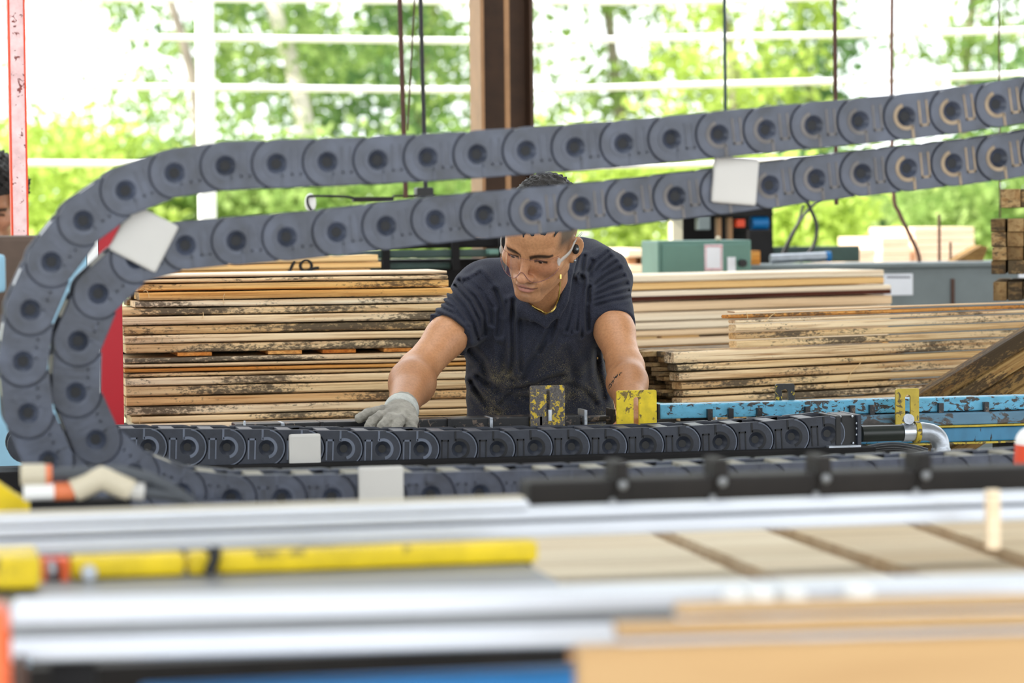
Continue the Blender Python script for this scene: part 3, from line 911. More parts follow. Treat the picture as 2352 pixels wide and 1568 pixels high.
hang(918, 932, 455, 8.6, .0075, M['rust_rod'], 'brown hanging rod left of the black one near the column')
hang(966, 978, 445, 8.6, .0068, M['black'], 'black hanging rod between the brown rod and the steel column')
hang(952, 936, 300, 8.65, .0028, M['rust_rod'], 'thin grey cord between the two hanging rods')
hang(1664, 1668, 470, 8.7, .0055, M['green_dark'], 'thin olive rod hanging in front of the yellow green tree')
hang(1917, 1921, 470, 8.7, .0072, M['rust_rod'], 'dark brown rod beside the bright gap of sky')
hang(2294, 2297, 500, 8.75, .003, M['rust_rod'], 'thin brown rod right of the machine bed near the stud bundles')
ab = P(930, 452, 8.6)
ha = empty('rod_hanger', 'dark horizontal hanger bar with a black clamp seen between the chain runs', 'hanger', (ab.x, 8.6, P(930, 462, 8.6).z))
o0 = Vector(ha.location)
pbox(812, 905, 452, 463, 8.6, .03, o0, .002).build('arm_bar', M['brown_black'], ha)
pbox(905, 1000, 447, 452, 8.6, .03, o0, .002).build('arm_bar', M['brown_black'], ha)
pbox(958, 997, 430, 456, 8.58, .06, o0, .006).build('clamp', M['black'], ha)
lp = [(716, 485), (707, 468), (708, 452), (730, 450), (790, 451), (816, 456)]
MB().tube(catmull([P(x, y, 8.6) - o0 for x, y in lp], 6), .004, 7).build('hose_loop', M['black'], ha)
MB().ball(P(713, 466, 8.62) - o0, (.018, .012, .03), 12).build('white_guard', M['white'], ha)

# dark green machine seen left of the worker
mgb = base_at(1010, 8.70)
dg = empty('feed_machine', 'dark green feed machine in shadow left of the worker\'s head', 'machine', mgb)
pbox(800, 1180, 596, 760, 8.80, .3, mgb).build('frame_body', M['dark'], dg)
pbox(800, 1170, 574, 592, 8.70, .1, mgb, .006).build('cross_beam', M['green_dark'], dg)
pbox(830, 1170, 545, 570, 8.74, .1, mgb, .006).build('cross_beam', M['dark'], dg)
pbox(800, 1040, 604, 618, 8.73, .06, mgb, .006).build('pipe_rail', M['green_dark'], dg)
for x in (880, 1040, 1150): pbox(x, x + 16, 545, 620, 8.68, .04, mgb).build('bracket', M['dark'], dg)
pbox(1122, 1146, 572, 584, 8.66, .05, mgb, .004).build('grey_cover', M['green_box'], dg)
for x in (820, 1160):
    q = P(x, 700, 8.85)
    MB().box(q.x - mgb.x - .04, q.x - mgb.x + .04, .2, .28, 0, q.z).build('leg', M['dark'], dg)

# sunlit lumber outside
ysp = [(1938, 2012, 572, 606, 11.9, 'low pale lumber pack at the left of the sunny lumber outside'), (2022, 2092, 545, 604, 12.1, 'middle sunlit lumber pack outside behind the machine bed'), (2098, 2242, 522, 603, 12.2, 'largest sunlit lumber pack outside behind the machine bed'), (1440, 1508, 572, 590, 12.0, 'upper bright plank outside between the worker and the green cabinet'), (1440, 1512, 608, 628, 12.0, 'lower bright plank outside between the worker and the green cabinet')]
for i, (xa, xb, ya, yb, v, lab) in enumerate(ysp):
    b0 = base_at((xa + xb) / 2, v)
    r_ = empty('lumber_pack', lab, 'lumber', b0, group='sunlit lumber outside')
    n = max(1, round((yb - ya) / 17))
    for k in range(n):
        pbox(xa + random.uniform(0, 6), xb - random.uniform(0, 6), ya + (yb - ya) * k / n, ya + (yb - ya) * (k + 1) / n - .6, v, .6, b0, .004).build('plank', M['salmon_wood'], r_)
    z0 = P((xa + xb) / 2, yb, v).z
    zlow = P((xa + xb) / 2, 608, v).z if i == 3 else -.06
    q0, q1 = P(xa + 8, yb, v).x - b0.x, P(xb - 8, yb, v).x - b0.x
    for s in (q0 + .02, q1 - .02): MB().box(s - .02, s + .02, .05, .5, zlow, z0).build('bunk', M['brown_lit'], r_)

# banded cabinet at the left, pale blue with white and red
cb = base_at(150, 6.62)
bc = empty('banded_cabinet', 'tall cabinet banded pale blue, white and red behind the chain loop', 'cabinet', cb)
xs = [P(x, 800, 6.62).x - cb.x for x in (-130, 203, 230, 283)]
ztop = P(200, 512, 6.62).z
for k, (nm, mt) in enumerate((('blue_panel', 'light_blue'), ('white_stripe', 'white'), ('red_panel', 'red'))):
    MB().box(xs[k] + .0004, xs[k + 1] - .0004, 0, .3, 0, ztop if k else P(100, 560, 6.62).z, .003).build(nm, M[mt], bc)

# ---------------------------------------------------------------- cable carrier chains
PITCH_L = .0808
RAD = .0385
WID = .115


def arc(cx, cz, r, a0, a1, n):
    return [(cx + r * math.cos(math.radians(a0 + (a1 - a0) * i / n)), cz + r * math.sin(math.radians(a0 + (a1 - a0) * i / n))) for i in range(n + 1)]


def make_link_meshes(p, R, W):
    rg = R * 1.05
    lim = math.degrees(math.asin(.93))
    top = arc(0, 0, rg, -lim, lim, 12) + arc(p, 0, R, 90, -90, 18)
    hole = arc(p, 0, R * .40, 0, 360, 18)[:-1]
    under = arc(-.004, 0, R * .94, 270, 90, 14) + [(p, R * .94), (p, -R * .94)]
    b = MB()
    yf = -W / 2
    b.holed(top, [hole], yf, yf + .0085)
    b.prism(under, yf + .009, yf + .016)
    n_ = 18
    ra_ = [(p + R * .40 * math.cos(2 * math.pi * k / n_), yf + .0008, R * .40 * math.sin(2 * math.pi * k / n_)) for k in range(n_)]
    rb_ = [(p + R * .21 * math.cos(2 * math.pi * k / n_), yf + .0084, R * .21 * math.sin(2 * math.pi * k / n_)) for k in range(n_)]
    b.add(ra_ + rb_, [(k, (k + 1) % n_, n_ + (k + 1) % n_, n_ + k) for k in range(n_)], True)
    link = b.mesh('link')
    rb = MB()
    rb.holed(top, [hole], W / 2 - .0085, W / 2)
    rb.prism(under, W / 2 - .016, W / 2 - .009)
    rear = rb.mesh('rear_plate')
    bm = bmesh.new(); bm.from_mesh(link); bmesh.ops.recalc_face_normals(bm, faces=bm.faces[:])
    bmesh.ops.bevel(bm, geom=[e for e in bm.edges if len(e.link_faces) == 2 and e.calc_face_angle(0) > 1.2], offset=.0011, segments=1, affect='EDGES')
    bm.to_mesh(link); bm.free()
    # moulded relief: a hook round the hole with a stem and a U shaped frame on the body
    r_ = MB()
    hook = arc(p, 0, R * .50, -75, 115, 14)
    t_ = .0028
    outer = [(p + (x - p) * 1.17, z * 1.17) for x, z in hook]; inner = [(p + (x - p) * .86, z * .86) for x, z in hook][::-1]
    r_.prism(outer + inner, yf - .0012, yf + .001)
    r_.box(p - R * .28, p - R * .28 + .004, yf - .0012, yf + .001, R * .42, R * .97)
    x0, x1, z0, z1 = R * 1.10, p - R * .58, -R * .62, R * .5
    for (a, b_, c, d) in ((x0, x0 + t_, z0, z1), (x1 - t_, x1, z0, z1), (x0, x1, z1 - t_ * 1.3, z1)):
        r_.box(a, b_, yf - .0012, yf + .001, c, d)
    relief = r_.mesh('ridge')
    # big raised rim along the round end
    q = MB()
    o_ = arc(p, 0, R * .985, 80, -80, 16); i_ = arc(p, 0, R * .93, -80, 80, 16)
    q.prism(o_ + i_, yf - .0008, yf + .001)
    rim = q.mesh('rim')
    bars = []
    for s in (1, -1):
        c = MB()
        c.box(p * .34, p * .70, yf + .012, W / 2 - .012, s * (R - .007) - .005, s * (R - .007) + .005, .002)
        bars.append(c.mesh('crossbar'))
    hole_shade = MB().cyl((p, yf + .0088, 0), (p, yf + .0078, 0), R * .215, 14).mesh('pin')  # near-black disc puts the hole's shade into the colour
    return link, relief, rim, bars, hole_shade, rear


LK = make_link_meshes(PITCH_L, RAD, WID)


def walk(path, p):
    out = [path[0]]
    i = 1
    cur = path[0]
    while i < len(path):
        if (path[i] - cur).length < p:
            i += 1
            continue
        a = path[i - 1] if (path[i - 1] - cur).length < p else cur
        b = path[i]
        lo, hi = 0.0, 1.0
        for _ in range(30):
            m = (lo + hi) / 2
            if ((a + (b - a) * m) - cur).length < p: lo = m
            else: hi = m
        cur = a + (b - a) * hi
        path[i - 1] = cur
        out.append(cur)
    return out


def chain(name, label, px, v, dust, mats, plates=(), group=None, bar_mat=None, pitch=PITCH_L, sharp=False):
    pts = [P(x, y, v) for x, y in px]
    path = catmull(pts, 16)
    J = walk(path, pitch)
    zmin = min(q.z for q in J) - RAD
    base = Vector((sum(q.x for q in J) / len(J), v, zmin))
    root = empty(name, label, 'cable chain', base, group=group)
    link, relief, rim, bars, hole_shade, rear = LK
    body, hole_m = mats
    for k in range(len(J) - 1):
        a, b = J[k], J[k + 1]
        ang = math.atan2(b.z - a.z, b.x - a.x)
        def mk(nm, me, mat, par, loc, ry):
            o = bpy.data.objects.new(nm, me)
            COL.objects.link(o)
            o.parent = par
            o.location = loc
            o.rotation_euler = (0, ry, 0)
            if not me.materials: me.materials.append(mat)
            o.material_slots[0].link = 'OBJECT'
            o.material_slots[0].material = mat
            return o
        lk = mk('link', link, body, root, a - base, -ang)
        d = dust(k, a)
        mk('ridge', relief, d, lk, (0, 0, 0), 0)
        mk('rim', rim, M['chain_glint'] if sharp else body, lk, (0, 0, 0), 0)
        mk('pin', hole_shade, hole_m, lk, (0, 0, 0), 0)
        mk('rear_plate', rear, body, lk, (0, 0, 0), 0)
        for bm_ in bars:
            mk('crossbar', bm_, bar_mat or body, lk, (0, 0, 0), 0)
    for (x, y, wpx, rot, wm) in plates:
        c = P(x, y, v - WID / 2 - .006) - base
        s = wm / 2
        pl = MB().box(-s, s, -.006, .006, -s, s, .006).build('marker_plate', M['plate_white'], root, c)
        pl.rotation_euler = (0, rot, 0)
    return root, J, base


CHM = (M['chain'], M['chain_hole'])
VA = 4.52
A_px = [(2865, 158), (2750, 174), (2635, 190), (2520, 206), (2405, 222), (2290, 238), (2175, 256), (2065, 269), (1945, 281), (1835, 291), (1720, 302), (1610, 313), (1497, 324), (1385, 334), (1265, 343), (1150, 351), (1040, 359), (920, 366), (805, 371), (680, 376), (565, 380),
        (444, 388), (334, 417), (226, 471), (143, 558), (83, 659), (54, 770), (52, 893), (84, 1011), (152, 1106), (246, 1168), (356, 1192), (475, 1196), (560, 1195)]
chain('cable_chain', 'outermost black cable carrier chain looping high at the far left', A_px, VA, lambda k, a: M['chain_dust'] if k < 8 else M['chain_faint'] if k < 12 else M['chain'], CHM,
      group='big black cable chains')
VBc = 4.56
B_px = [(2860, 262), (2745, 282), (2630, 302), (2515, 322), (2400, 342), (2285, 361), (2175, 375), (2065, 387), (1958, 399), (1845, 412), (1730, 428), (1614, 442), (1510, 454), (1396, 467), (1279, 478), (1169, 488), (1052, 498), (931, 511), (818, 526), (690, 540), (565, 550),
        (445, 560), (335, 578), (246, 640), (192, 725), (165, 840), (187, 958), (258, 1050), (355, 1108), (470, 1135), (593, 1137), (708, 1136), (823, 1133), (1060, 1128), (1300, 1122), (1540, 1115), (1780, 1107), (2020, 1098), (2260, 1088), (2480, 1077), (2700, 1066)]
rootB, JB, baseB = chain('cable_chain', 'inner black cable carrier chain with white marker plates nested in the loop', B_px, VBc, lambda k, a: M['chain_dust'] if k < 8 else M['chain_faint'] if k < 16 else M['chain'], CHM,
      [(1688, 415, 105, math.radians(5), .077), (330, 546, 120, math.radians(28), .083), (875, 1123, 105, 0, .074)], 'big black cable chains', M['bar_dust'])
VC = 5.86
C_px = [(60, 1018), (145, 1020), (230, 1021), (400, 1022), (575, 1023), (820, 1026), (1075, 1026), (1155, 1025), (1240, 1022), (1400, 1020), (1560, 1014), (1722, 1005), (1805, 998), (1888, 991)]
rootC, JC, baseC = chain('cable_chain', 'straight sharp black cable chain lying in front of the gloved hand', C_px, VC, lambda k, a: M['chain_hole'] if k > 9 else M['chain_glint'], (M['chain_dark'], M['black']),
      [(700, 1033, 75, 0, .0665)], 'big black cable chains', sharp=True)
eC = Vector((JC[-1].x, VC, 0))
# end bracket of the straight chain
br = empty('chain_bracket', 'black bolted end bracket where the straight cable chain stops', 'bracket', (P(1950, 1000, VC).x, VC, P(1950, 1046, VC).z))
o0 = Vector(br.location)
pbox(1920, 1932, 955, 1044, VC - .06, .12, o0, .002).build('bracket_plate', M['black'], br)
pbox(1932, 1978, 953, 1034, VC - .05, .10, o0, .003).build('bracket_body', M['black'], br)
pbox(1970, 1979, 952, 1040, VC - .062, .12, o0, .002).build('bracket_plate', M['chain_dark'], br)
pbox(1904, 1978, 1023, 1030, VC - .075, .03, o0, .001).build('strip', M['steel'], br)
pbox(1915, 1978, 1030, 1046, VC - .065, .1, o0, .002).build('foot', M['black'], br)
for x, y in ((1933, 1040), (1961, 1039)): MB().ball(P(x, y, VC - .068) - o0, (.0068, .005, .0068), 10).build('bolt', M['bolt'], br)
for x, y in ((1930, 957), (1958, 956), (1968, 972), (1968, 984), (1968, 998), (1932, 1018), (1960, 1017)): MB().ball(P(x, y, VC - .055) - o0, .0028, 8).build('screw', M['bolt'], br)

# hose, clamp and galvanised elbow
zc = P(2030, 994, VC).z
hs = empty('hose_coupling', 'dark hose clamped to a galvanised pipe elbow right of the chain bracket', 'pipe', (P(2030, 994, VC).x, VC, 0))
o0 = Vector(hs.location)
h0, h1 = P(1978, 996, VC), P(2078, 993, VC)
rh = .0178
MB().cyl(h0 - o0, h1 - o0, rh, 20).build('hose', M['pipe_green'], hs)
MB().cyl(P(2072, 993, VC) - o0, P(2100, 992, VC) - o0, rh * 1.12, 20).build('clamp_band', M['bolt'], hs)
MB().cyl(P(2086, 962, VC - .02) - o0 + Vector((0, -.006, 0)), P(2086, 962, VC + .02) - o0, .0115, 14).build('clamp_screw', M['steel'], hs)
MB().cyl(P(2099, 992, VC) - o0, P(2110, 992, VC) - o0, rh * 1.35, 18).build('flange', M['yellow_old'], hs)
ep = [P(x, y, VC) - o0 for x, y in ((2109, 991), (2128, 991), (2145, 996), (2157, 1008), (2161, 1024), (2161, 1042))]
MB().tube(catmull(ep, 5), [.0205] * 4 + [.0195] * 18 + [.0215] * 4, 20).build('elbow', M['steel'], hs)
MB().cyl(P(2161, 1038, VC) - o0, Vector((P(2161, 1038, VC).x - o0.x, 0, .87)), .017, 14).build('riser', M['steel'], hs)
for k in range(3):
    q = [P(x, y + k * 6, VC + .05 - .02 * k) - o0 for x, y in ((1980, 1030), (2020, 1022), (2060, 1020), (2100, 1026), (2130, 1034))]
    MB().tube(catmull(q, 5), .005, 7).build('wire', M['hose'] if k == 0 else M['black'], hs)

# ---------------------------------------------------------------- saw line frame
zdeck = JC[3].z - RAD - .002
bed = empty('line_frame', 'black steel frame of the saw line under the straight cable chain', 'machine frame', (.3, 5.9, 0))
xa = P(-200, 1000, 5.5).x
xe = P(1984, 1040, VC).x - .3
MB().box(-1.6, xe, -.12, .03, zdeck - .06, zdeck, .004).build('chain_tray', M['dark'], bed)
for x in (-1.5, .2, xe - .1):
    for y in (-.07, .0): MB().box(x - .04, x + .04, y - .04, y + .04, 0, zdeck - .06).build('leg', M['dark'], bed)
# black rail with fins in front of the worker
VR = 6.06
rl = empty('finned_rail', 'black oily rail with upright fins under the worker\'s hands', 'rail', (P(1000, 975, VR).x, VR, 0))
o0 = Vector(rl.location)
ztr = P(1000, 962, VR).z
a, b = P(540, 970, VR), P(1418, 970, VR)
MB().box(a.x - o0.x, P(1335, 970, VR).x - o0.x, 0, .07, ztr - .06, ztr, .003).build('rail_bar', M['black_steel'], rl)
MB().box(P(1335, 970, VR).x - o0.x, b.x - o0.x, .01, .05, ztr - .016, ztr - .004, .003).build('rail_rod', M['black_steel'], rl)
MB().box(P(1335, 970, VR).x - o0.x, b.x - o0.x, .0, .06, ztr - .06, ztr - .024, .003).build('rail_shelf', M['yellow_old'], rl)
for i, x in enumerate((648, 738, 868, 1030, 1126, 1240, 1343, 1408)):
    q = P(x, 966, VR).x - o0.x
    up = .012 if i in (6, 7) else .001
    MB().box(q - .0035, q + .0035, -.012, .05, ztr - .045, ztr + up, .001).build('fin', M['black_steel'] if i % 2 else M['steel'], rl)
for x in (900, 1048, 1260, 1322): MB().cyl((P(x, 974, VR).x - o0.x, -.002, ztr - .018), (P(x, 974, VR).x - o0.x, .004, ztr - .018), .0045, 10).build('bolt_hole', M['black'], rl)
for x in (600, 1380):
    q = P(x, 966, VR).x - o0.x
    MB().box(q - .03, q + .03, .01, .06, 0, ztr - .06).build('support_leg', M['dark'], rl)
bp = P(562, 975, 5.99)
for k, (x, y0, y1, lab) in enumerate(((562, 966, 984, 'small bright bolt standing behind the chain at the lower left of the lumber'), (1645, 957, 972, 'small bright bolt standing under the blue rail left end'))):
    t0, t1 = P(x, y0, 5.99), P(x, y1, 5.99)
    b_ = MB().cyl((0, 0, -.12), (0, 0, t0.z - t1.z), .0025, 8)
    b_.cyl((0, 0, -.006), (0, 0, .006), .0055, 8)
    tag(b_.build('bolt', M['bolt'], bed, (x * 0 + t1.x - .3, 5.99 - 5.9, t1.z)), None)

# worn blue rail with lower rails
VU = 6.1
br_ = empty('blue_rail', 'worn light blue steel rail with flaked paint right of the yellow plate', 'rail', (P(1900, 920, VU).x, VU, 0))
o0 = Vector(br_.location)
z1 = P(1520, 929, VU).z; z0 = P(1520, 962, VU).z
X0, X1 = P(1516, 945, VU).x - o0.x, P(2500, 920, VU).x - o0.x
MB().box(X0, X1, 0, .05, z0, z1, .003).build('rail_beam', M['blue_worn'], br_)
MB().box(X0 - .004, X0, -.001, .051, z0 - .001, z1 + .001).build('rail_end', M['black'], br_)
zz1 = P(1760, 959, VU - .02).z; zz0 = P(1760, 987, VU - .02).z
Xa = P(1738, 965, VU - .02).x - o0.x
MB().box(Xa, X1, -.03, .06, zz0, zz1, .003).build('lower_rail', M['blue_dull'], br_)
MB().box(Xa, X1, -.034, .0, zz0 - .005, zz0 - .0005, .001).build('yellow_line', M['yellow_old'], br_)
zl1 = zz0 - .007; zl0 = zl1 - .032
MB().box(Xa, X1, -.02, .06, zl0, zl1, .003).build('lower_rail', M['blue_deep'], br_)
MB().box(Xa, X1, -.03, .0, zl0 - .005, zl0 - .0005, .001).build('yellow_line', M['yellow_old'], br_)
for x in (1628, 1676, 1742, 1852, 1955, 2000, 2158, 2262):
    q = P(x, 945, VU).x - o0.x
    MB().box(q - .006, q + .006, -.012, .0, z0 - .035, z1 - .012, .001).build('clip', M['black_steel'], br_)
for x in (1600, 2320):
    q = P(x, 945, VU).x - o0.x
    MB().box(q - .025, q + .025, .005, .045, 0, z0).build('support_leg', M['dark'], br_)


# slotted stop plates
def slotted(px0, px1, py0, py1, v, sx0, sx1, sy0, sy1, mat, label, name='stop_plate', th=.008, open_bottom=True, down=.03):
    a, b = P(px0, py0, v), P(px1, py0, v)
    zt = P((px0 + px1) / 2, py0, v).z; zb_ = P((px0 + px1) / 2, py1, v).z - down
    w_ = b.x - a.x
    s0, s1 = P(sx0, sy0, v).x - a.x, P(sx1, sy0, v).x - a.x
    st = P((sx0 + sx1) / 2, sy0, v).z - zb_
    sbz = P((sx0 + sx1) / 2, sy1, v).z - zb_
    H = zt - zb_
    c = .004
    r = (s1 - s0) / 2
    outer = [(0, 0), (w_, 0), (w_, H - c), (w_ - c * .3, H - c * .3), (w_ - c, H), (c, H), (c * .3, H - c * .3), (0, H - c)]
    hole = [(s0, sbz), (s1, sbz)] + [(s0 + r + r * math.cos(q), st - r + r * math.sin(q)) for q in np.linspace(0, math.pi, 9)]
    o = MB().holed(outer, [hole], 0, th).build(name, mat, None, (a.x, v, zb_))
    return tag(o, label, 'stop plate', 'slotted stop plates on the saw line'), Vector((a.x, v, zb_))


slotted(1218, 1297, 885, 957, VR - .012, 1255, 1263, 896, 956, M['yellow_worn'], 'grey slotted stop plate with flaking yellow paint before the worker\'s belly')
pl, o0 = slotted(1417, 1508, 896, 978, 5.98, 1455, 1468, 911, 977, M['yellow_plate'], 'bright yellow slotted stop plate hiding the worker\'s left hand')
slotted(1782, 1825, 881, 919, VU + .055, 1796, 1811, 893, 918, M['yellow_black'], 'small black and yellow slotted plate behind the blue rail')
pl2, o2 = slotted(2058, 2111, 892, 966, VU - .06, 2079, 2092, 906, 955, M['yellow_old'], 'old yellow slotted plate clamped in front of the blue rail')
bz = P(1259, 952, VR)
tag(MB().cyl((0, 0, -.012), (0, 0, .012), .005, 10).build('stud_bolt', M['bolt'], None, (bz.x, VR - .018, bz.z)), 'bright threaded stud at the slot foot of the flaking plate', 'bolt')

# ---------------------------------------------------------------- near machine frame
VT = 4.56
zt_ = min(q.z for q in JB) - RAD - .0015
tr = empty('chain_tray', 'dark steel tray table carrying the lower run of the big chains', 'machine frame', (.5, VT, 0))
MB().box(-.55, 2.4, -.12, .12, zt_ - .05, zt_, .004).build('tray_top', M['dark'], tr)
for x in (-.45, .9, 2.3):
    for y in (-.08, .08): MB().box(x - .03, x + .03, y - .03, y + .03, 0, zt_ - .05).build('leg', M['dark'], tr)

# long aluminium rails in front
def prof_rail(name, label, v, xl, xr, bands, legs_px, mats, dep=.06, group='aluminium rails'):
    """bands: (y top, y bottom, inset, material) read at x = xref"""
    xref = bands['x']
    root = empty(name, label, 'rail', (P(xref, 1200, v).x, v, 0), group=group)
    o_ = Vector(root.location)
    for i, (ya, yb, inset, mt, nm) in enumerate(bands['b']):
        za, zb2 = P(xref, ya, v).z, P(xref, yb, v).z
        X0, X1 = P(xl, ya, v).x - o_.x, P(xr, ya, v).x - o_.x
        MB().box(X0, X1, inset, dep, zb2, za, .003).build(nm, M[mt], root)
    zl = P(xref, bands['b'][-1][1], v).z
    for x in legs_px:
        q = P(x, 1300, v).x - o_.x
        MB().box(q - .02, q + .02, dep * .3, dep, 0, zl).build('support_leg', M['dark'], root)
    return root


V1r = 3.2
prof_rail('aluminium_rail', 'long aluminium rail crossing the picture under the black cable chains', V1r, -200, 2600,
          {'x': 1300, 'b': [(1170, 1192, .004, 'alu', 'upper_lip'), (1192, 1199, .014, 'alu_groove', 'groove'), (1199, 1232, .0, 'alu', 'lower_lip')]}, (-120, 2520), None)
prof_rail('cover_strip', 'white aluminium strip on the left half of the long rail', V1r, -200, 1216,
          {'x': 1216, 'b': [(1146, 1150, .02, 'beige_plastic', 'back_edge'), (1150, 1170, 0, 'alu', 'strip_face')]}, (), None, .05)
# black block bar on the right half
VK = 3.36
kb = empty('clamp_bar', 'greasy black bar with clamps on the right half of the aluminium rail', 'bar', (P(1800, 1120, VK).x, VK, P(1800, 1172, VK).z))
o0 = Vector(kb.location)
zt1 = P(1300, 1105, VK).z
MB().box(P(1216, 1140, VK).x - o0.x, P(2500, 1100, VK).x - o0.x, 0, .06, P(1300, 1178, VK).z - o0.z, zt1 - o0.z, .006).build('bar_body', M['brown_black'], kb)
for x in (1427, 1656, 1893, 2122):
    q = P(x, 1110, VK).x - o0.x
    MB().box(q - .009, q + .009, -.006, .05, zt1 - o0.z - .03, zt1 - o0.z + .022, .004).build('clamp', M['brown_black'], kb)
    MB().ball((q, -.008, zt1 - o0.z - .006), (.0065, .004, .0065), 10).build('bolt', M['alu_groove'], kb)
    MB().ball((q - .012, -.004, zt1 - o0.z - .028), (.0055, .004, .007), 10).build('bolt', M['alu_groove'], kb)

# yellow bar
VY = 3.05
yb = empty('yellow_bar', 'glossy yellow steel bar under the long aluminium rail', 'bar', (P(700, 1290, VY).x, VY, 0))
o0 = Vector(yb.location)
zya, zyb = P(700, 1262, VY).z, P(700, 1311, VY).z
for xa, xb in ((162, 425), (432, 482), (498, 1238)):
    MB().box(P(xa, 1280, VY).x - o0.x, P(xb, 1280, VY).x - o0.x, 0, .04, zyb, zya, .006).build('bar_section', M['yellow'], yb)
MB().tube(catmull([P(x, y, VY - .012) - o0 for x, y in ((496, 1255), (494, 1280), (486, 1300), (478, 1318))], 4), .006, 8).build('hose', M['black'], yb)
bp = P(203, 1312, VY - .005) - o0
MB().cyl(bp, bp + Vector((0, -.016, 0)), .008, 12).build('bolt', M['bolt'], yb)
MB().box(P(430, 1280, VY).x - o0.x - .003, P(432, 1280, VY).x - o0.x + .003, .006, .034, zyb + .004, zya - .004).build('joint_plate', M['yellow_old'], yb)
MB().box(P(560, 1280, VY).x - o0.x, P(600, 1280, VY).x - o0.x, .01, .03, 0, zyb).build('support_leg', M['dark'], yb)
MB().box(P(1160, 1280, VY).x - o0.x, P(1225, 1280, VY).x - o0.x, .01, .03, 0, zyb).build('support_leg', M['dark'], yb)
# orange bracket and yellow block at its left end
ob = empty('orange_bracket', 'small orange bracket with a grey bolt between yellow block and yellow bar', 'bracket', (P(128, 1320, VY).x, VY, P(128, 1348, VY).z))
o0 = Vector(ob.location)
for xa, xb in ((97, 106), (140, 160)): pbox(xa, xb, 1284, 1346, VY, .04, o0, .003).build('cheek', M['orange'], ob)
pbox(100, 158, 1284, 1295, VY + .01, .03, o0).build('bridge', M['red_edge'], ob)
pbox(106, 140, 1296, 1346, VY + .03, .01, o0).build('back', M['red_edge'], ob)
MB().ball(P(119, 1312, VY) - o0 + Vector((0, .012, 0)), (.009, .01, .012), 10).build('bolt', M['steel'], ob)
kk = MB()
pbox(-140, 94, 1280, 1356, VY - .1, .1, None, .006, kk)
y_ = kk.build('end_block', M['yellow'], None); rebase(y_)
tag(y_, 'bright yellow block at the lower left below the long rail', 'block')
yw = P(20, 1140, 3.9)
wedge = MB().prism([(P(-120, 1060, 3.9).x, P(-120, 1040, 3.9).z), (P(-20, 1105, 3.9).x, P(-20, 1100, 3.9).z), (P(82, 1178, 3.9).x, P(82, 1168, 3.9).z), (P(82, 1240, 3.9).x, P(82, 1260, 3.9).z), (P(-120, 1240, 3.9).x, P(-120, 1260, 3.9).z)], 3.9, 3.98).build('guard_wedge', M['yellow'])
tag(rebase(wedge), 'sloping yellow guard plate at the left below the pale blue cabinet', 'guard')

# grey table plate under the yellow bar
zpl = P(700, 1332, 2.98).z
tb = empty('side_table', 'dull grey table plate below the yellow bar', 'table', (P(600, 1330, 3.0).x, 3.0, 0))
o0 = Vector(tb.location)
MB().box(P(-180, 1330, 3.0).x - o0.x, P(1236, 1330, 3.0).x - o0.x, -.1, .12, zpl - .03, zpl, .004).build('table_top', M['alu_groove'], tb)
for x in (0, 1180):
    q = P(x, 1330, 3.0).x - o0.x
    MB().box(q - .02, q + .02, 0, .06, 0, zpl - .03).build('leg', M['dark'], tb)

# second rail, nearest
V2r = 2.55
RF = math.radians(-6.0)      # this rail is set a little askew
prof_rail('front_rail', 'broad aluminium rail nearest the camera across the lower part', V2r, 24, 2700,
          {'x': 300, 'b': [(1388, 1430, 0, 'alu', 'upper_lip'), (1430, 1462, .012, 'alu_groove', 'groove'), (1462, 1514, .004, 'alu', 'lower_lip'), (1514, 1524, .02, 'alu_groove', 'lower_edge')]}, (160, 2650), None, .07).rotation_euler.z = RF
# orange upright at the left margin and blue beam at the bottom
oo = MB()
pbox(-60, 22, 1400, 1700, 2.2, .05, None, .004, oo)
oo = rebase(oo.build('orange_upright', M['orange'])); tag(oo, 'orange upright cut by the lower left corner of the frame', 'upright')
oo2 = MB(); pbox(40, 64, 1520, 1640, 2.52, .05, None, .003, oo2)
oo2 = rebase(oo2.build('rust_bracket', M['rust_rod'])); tag(oo2, 'small rust coloured bracket under the left end of the front rail', 'bracket')
bb = empty('blue_beam', 'saturated blue beam at the bottom margin under the front rail', 'beam', (P(700, 1560, 2.5).x, 2.5, 0))
o0 = Vector(bb.location)
MB().box(P(330, 1560, 2.5).x - o0.x, P(1380, 1560, 2.5).x - o0.x, 0, .06, P(700, 1640, 2.5).z, P(700, 1574, 2.5).z, .006).build('beam_body', M['blue_fore'], bb)
for x in (420, 1200):
    q = P(x, 1560, 2.5).x - o0.x
    MB().box(q - .03, q + .03, 0, .06, 0, P(700, 1640, 2.5).z).build('leg', M['dark'], bb)
gp = MB(); pbox(-100, 1300, 1515, 1640, 2.75, .03, None, .0, gp)
gp = rebase(gp.build('skirt_panel', M['brown_black'])); tag(gp, 'dark grey brown skirt panel behind the front rail', 'panel')

# planed tan boards nearest on the right
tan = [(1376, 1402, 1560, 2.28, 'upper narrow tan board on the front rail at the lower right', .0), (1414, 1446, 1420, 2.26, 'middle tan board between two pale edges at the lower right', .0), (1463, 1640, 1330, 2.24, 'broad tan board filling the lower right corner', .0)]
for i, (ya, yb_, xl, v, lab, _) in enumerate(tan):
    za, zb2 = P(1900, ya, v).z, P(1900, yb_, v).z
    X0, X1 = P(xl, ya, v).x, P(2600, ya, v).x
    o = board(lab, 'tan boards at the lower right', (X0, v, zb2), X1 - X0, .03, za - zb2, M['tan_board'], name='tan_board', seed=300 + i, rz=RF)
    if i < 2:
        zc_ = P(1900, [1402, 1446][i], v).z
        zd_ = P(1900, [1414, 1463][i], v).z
        MB().box(0, X1 - X0, -.004, .028, zd_ - zb2, -.0005, .001).build('pale_edge', M['alu'], o)  # pale strips stand in for highlights on the rail lips

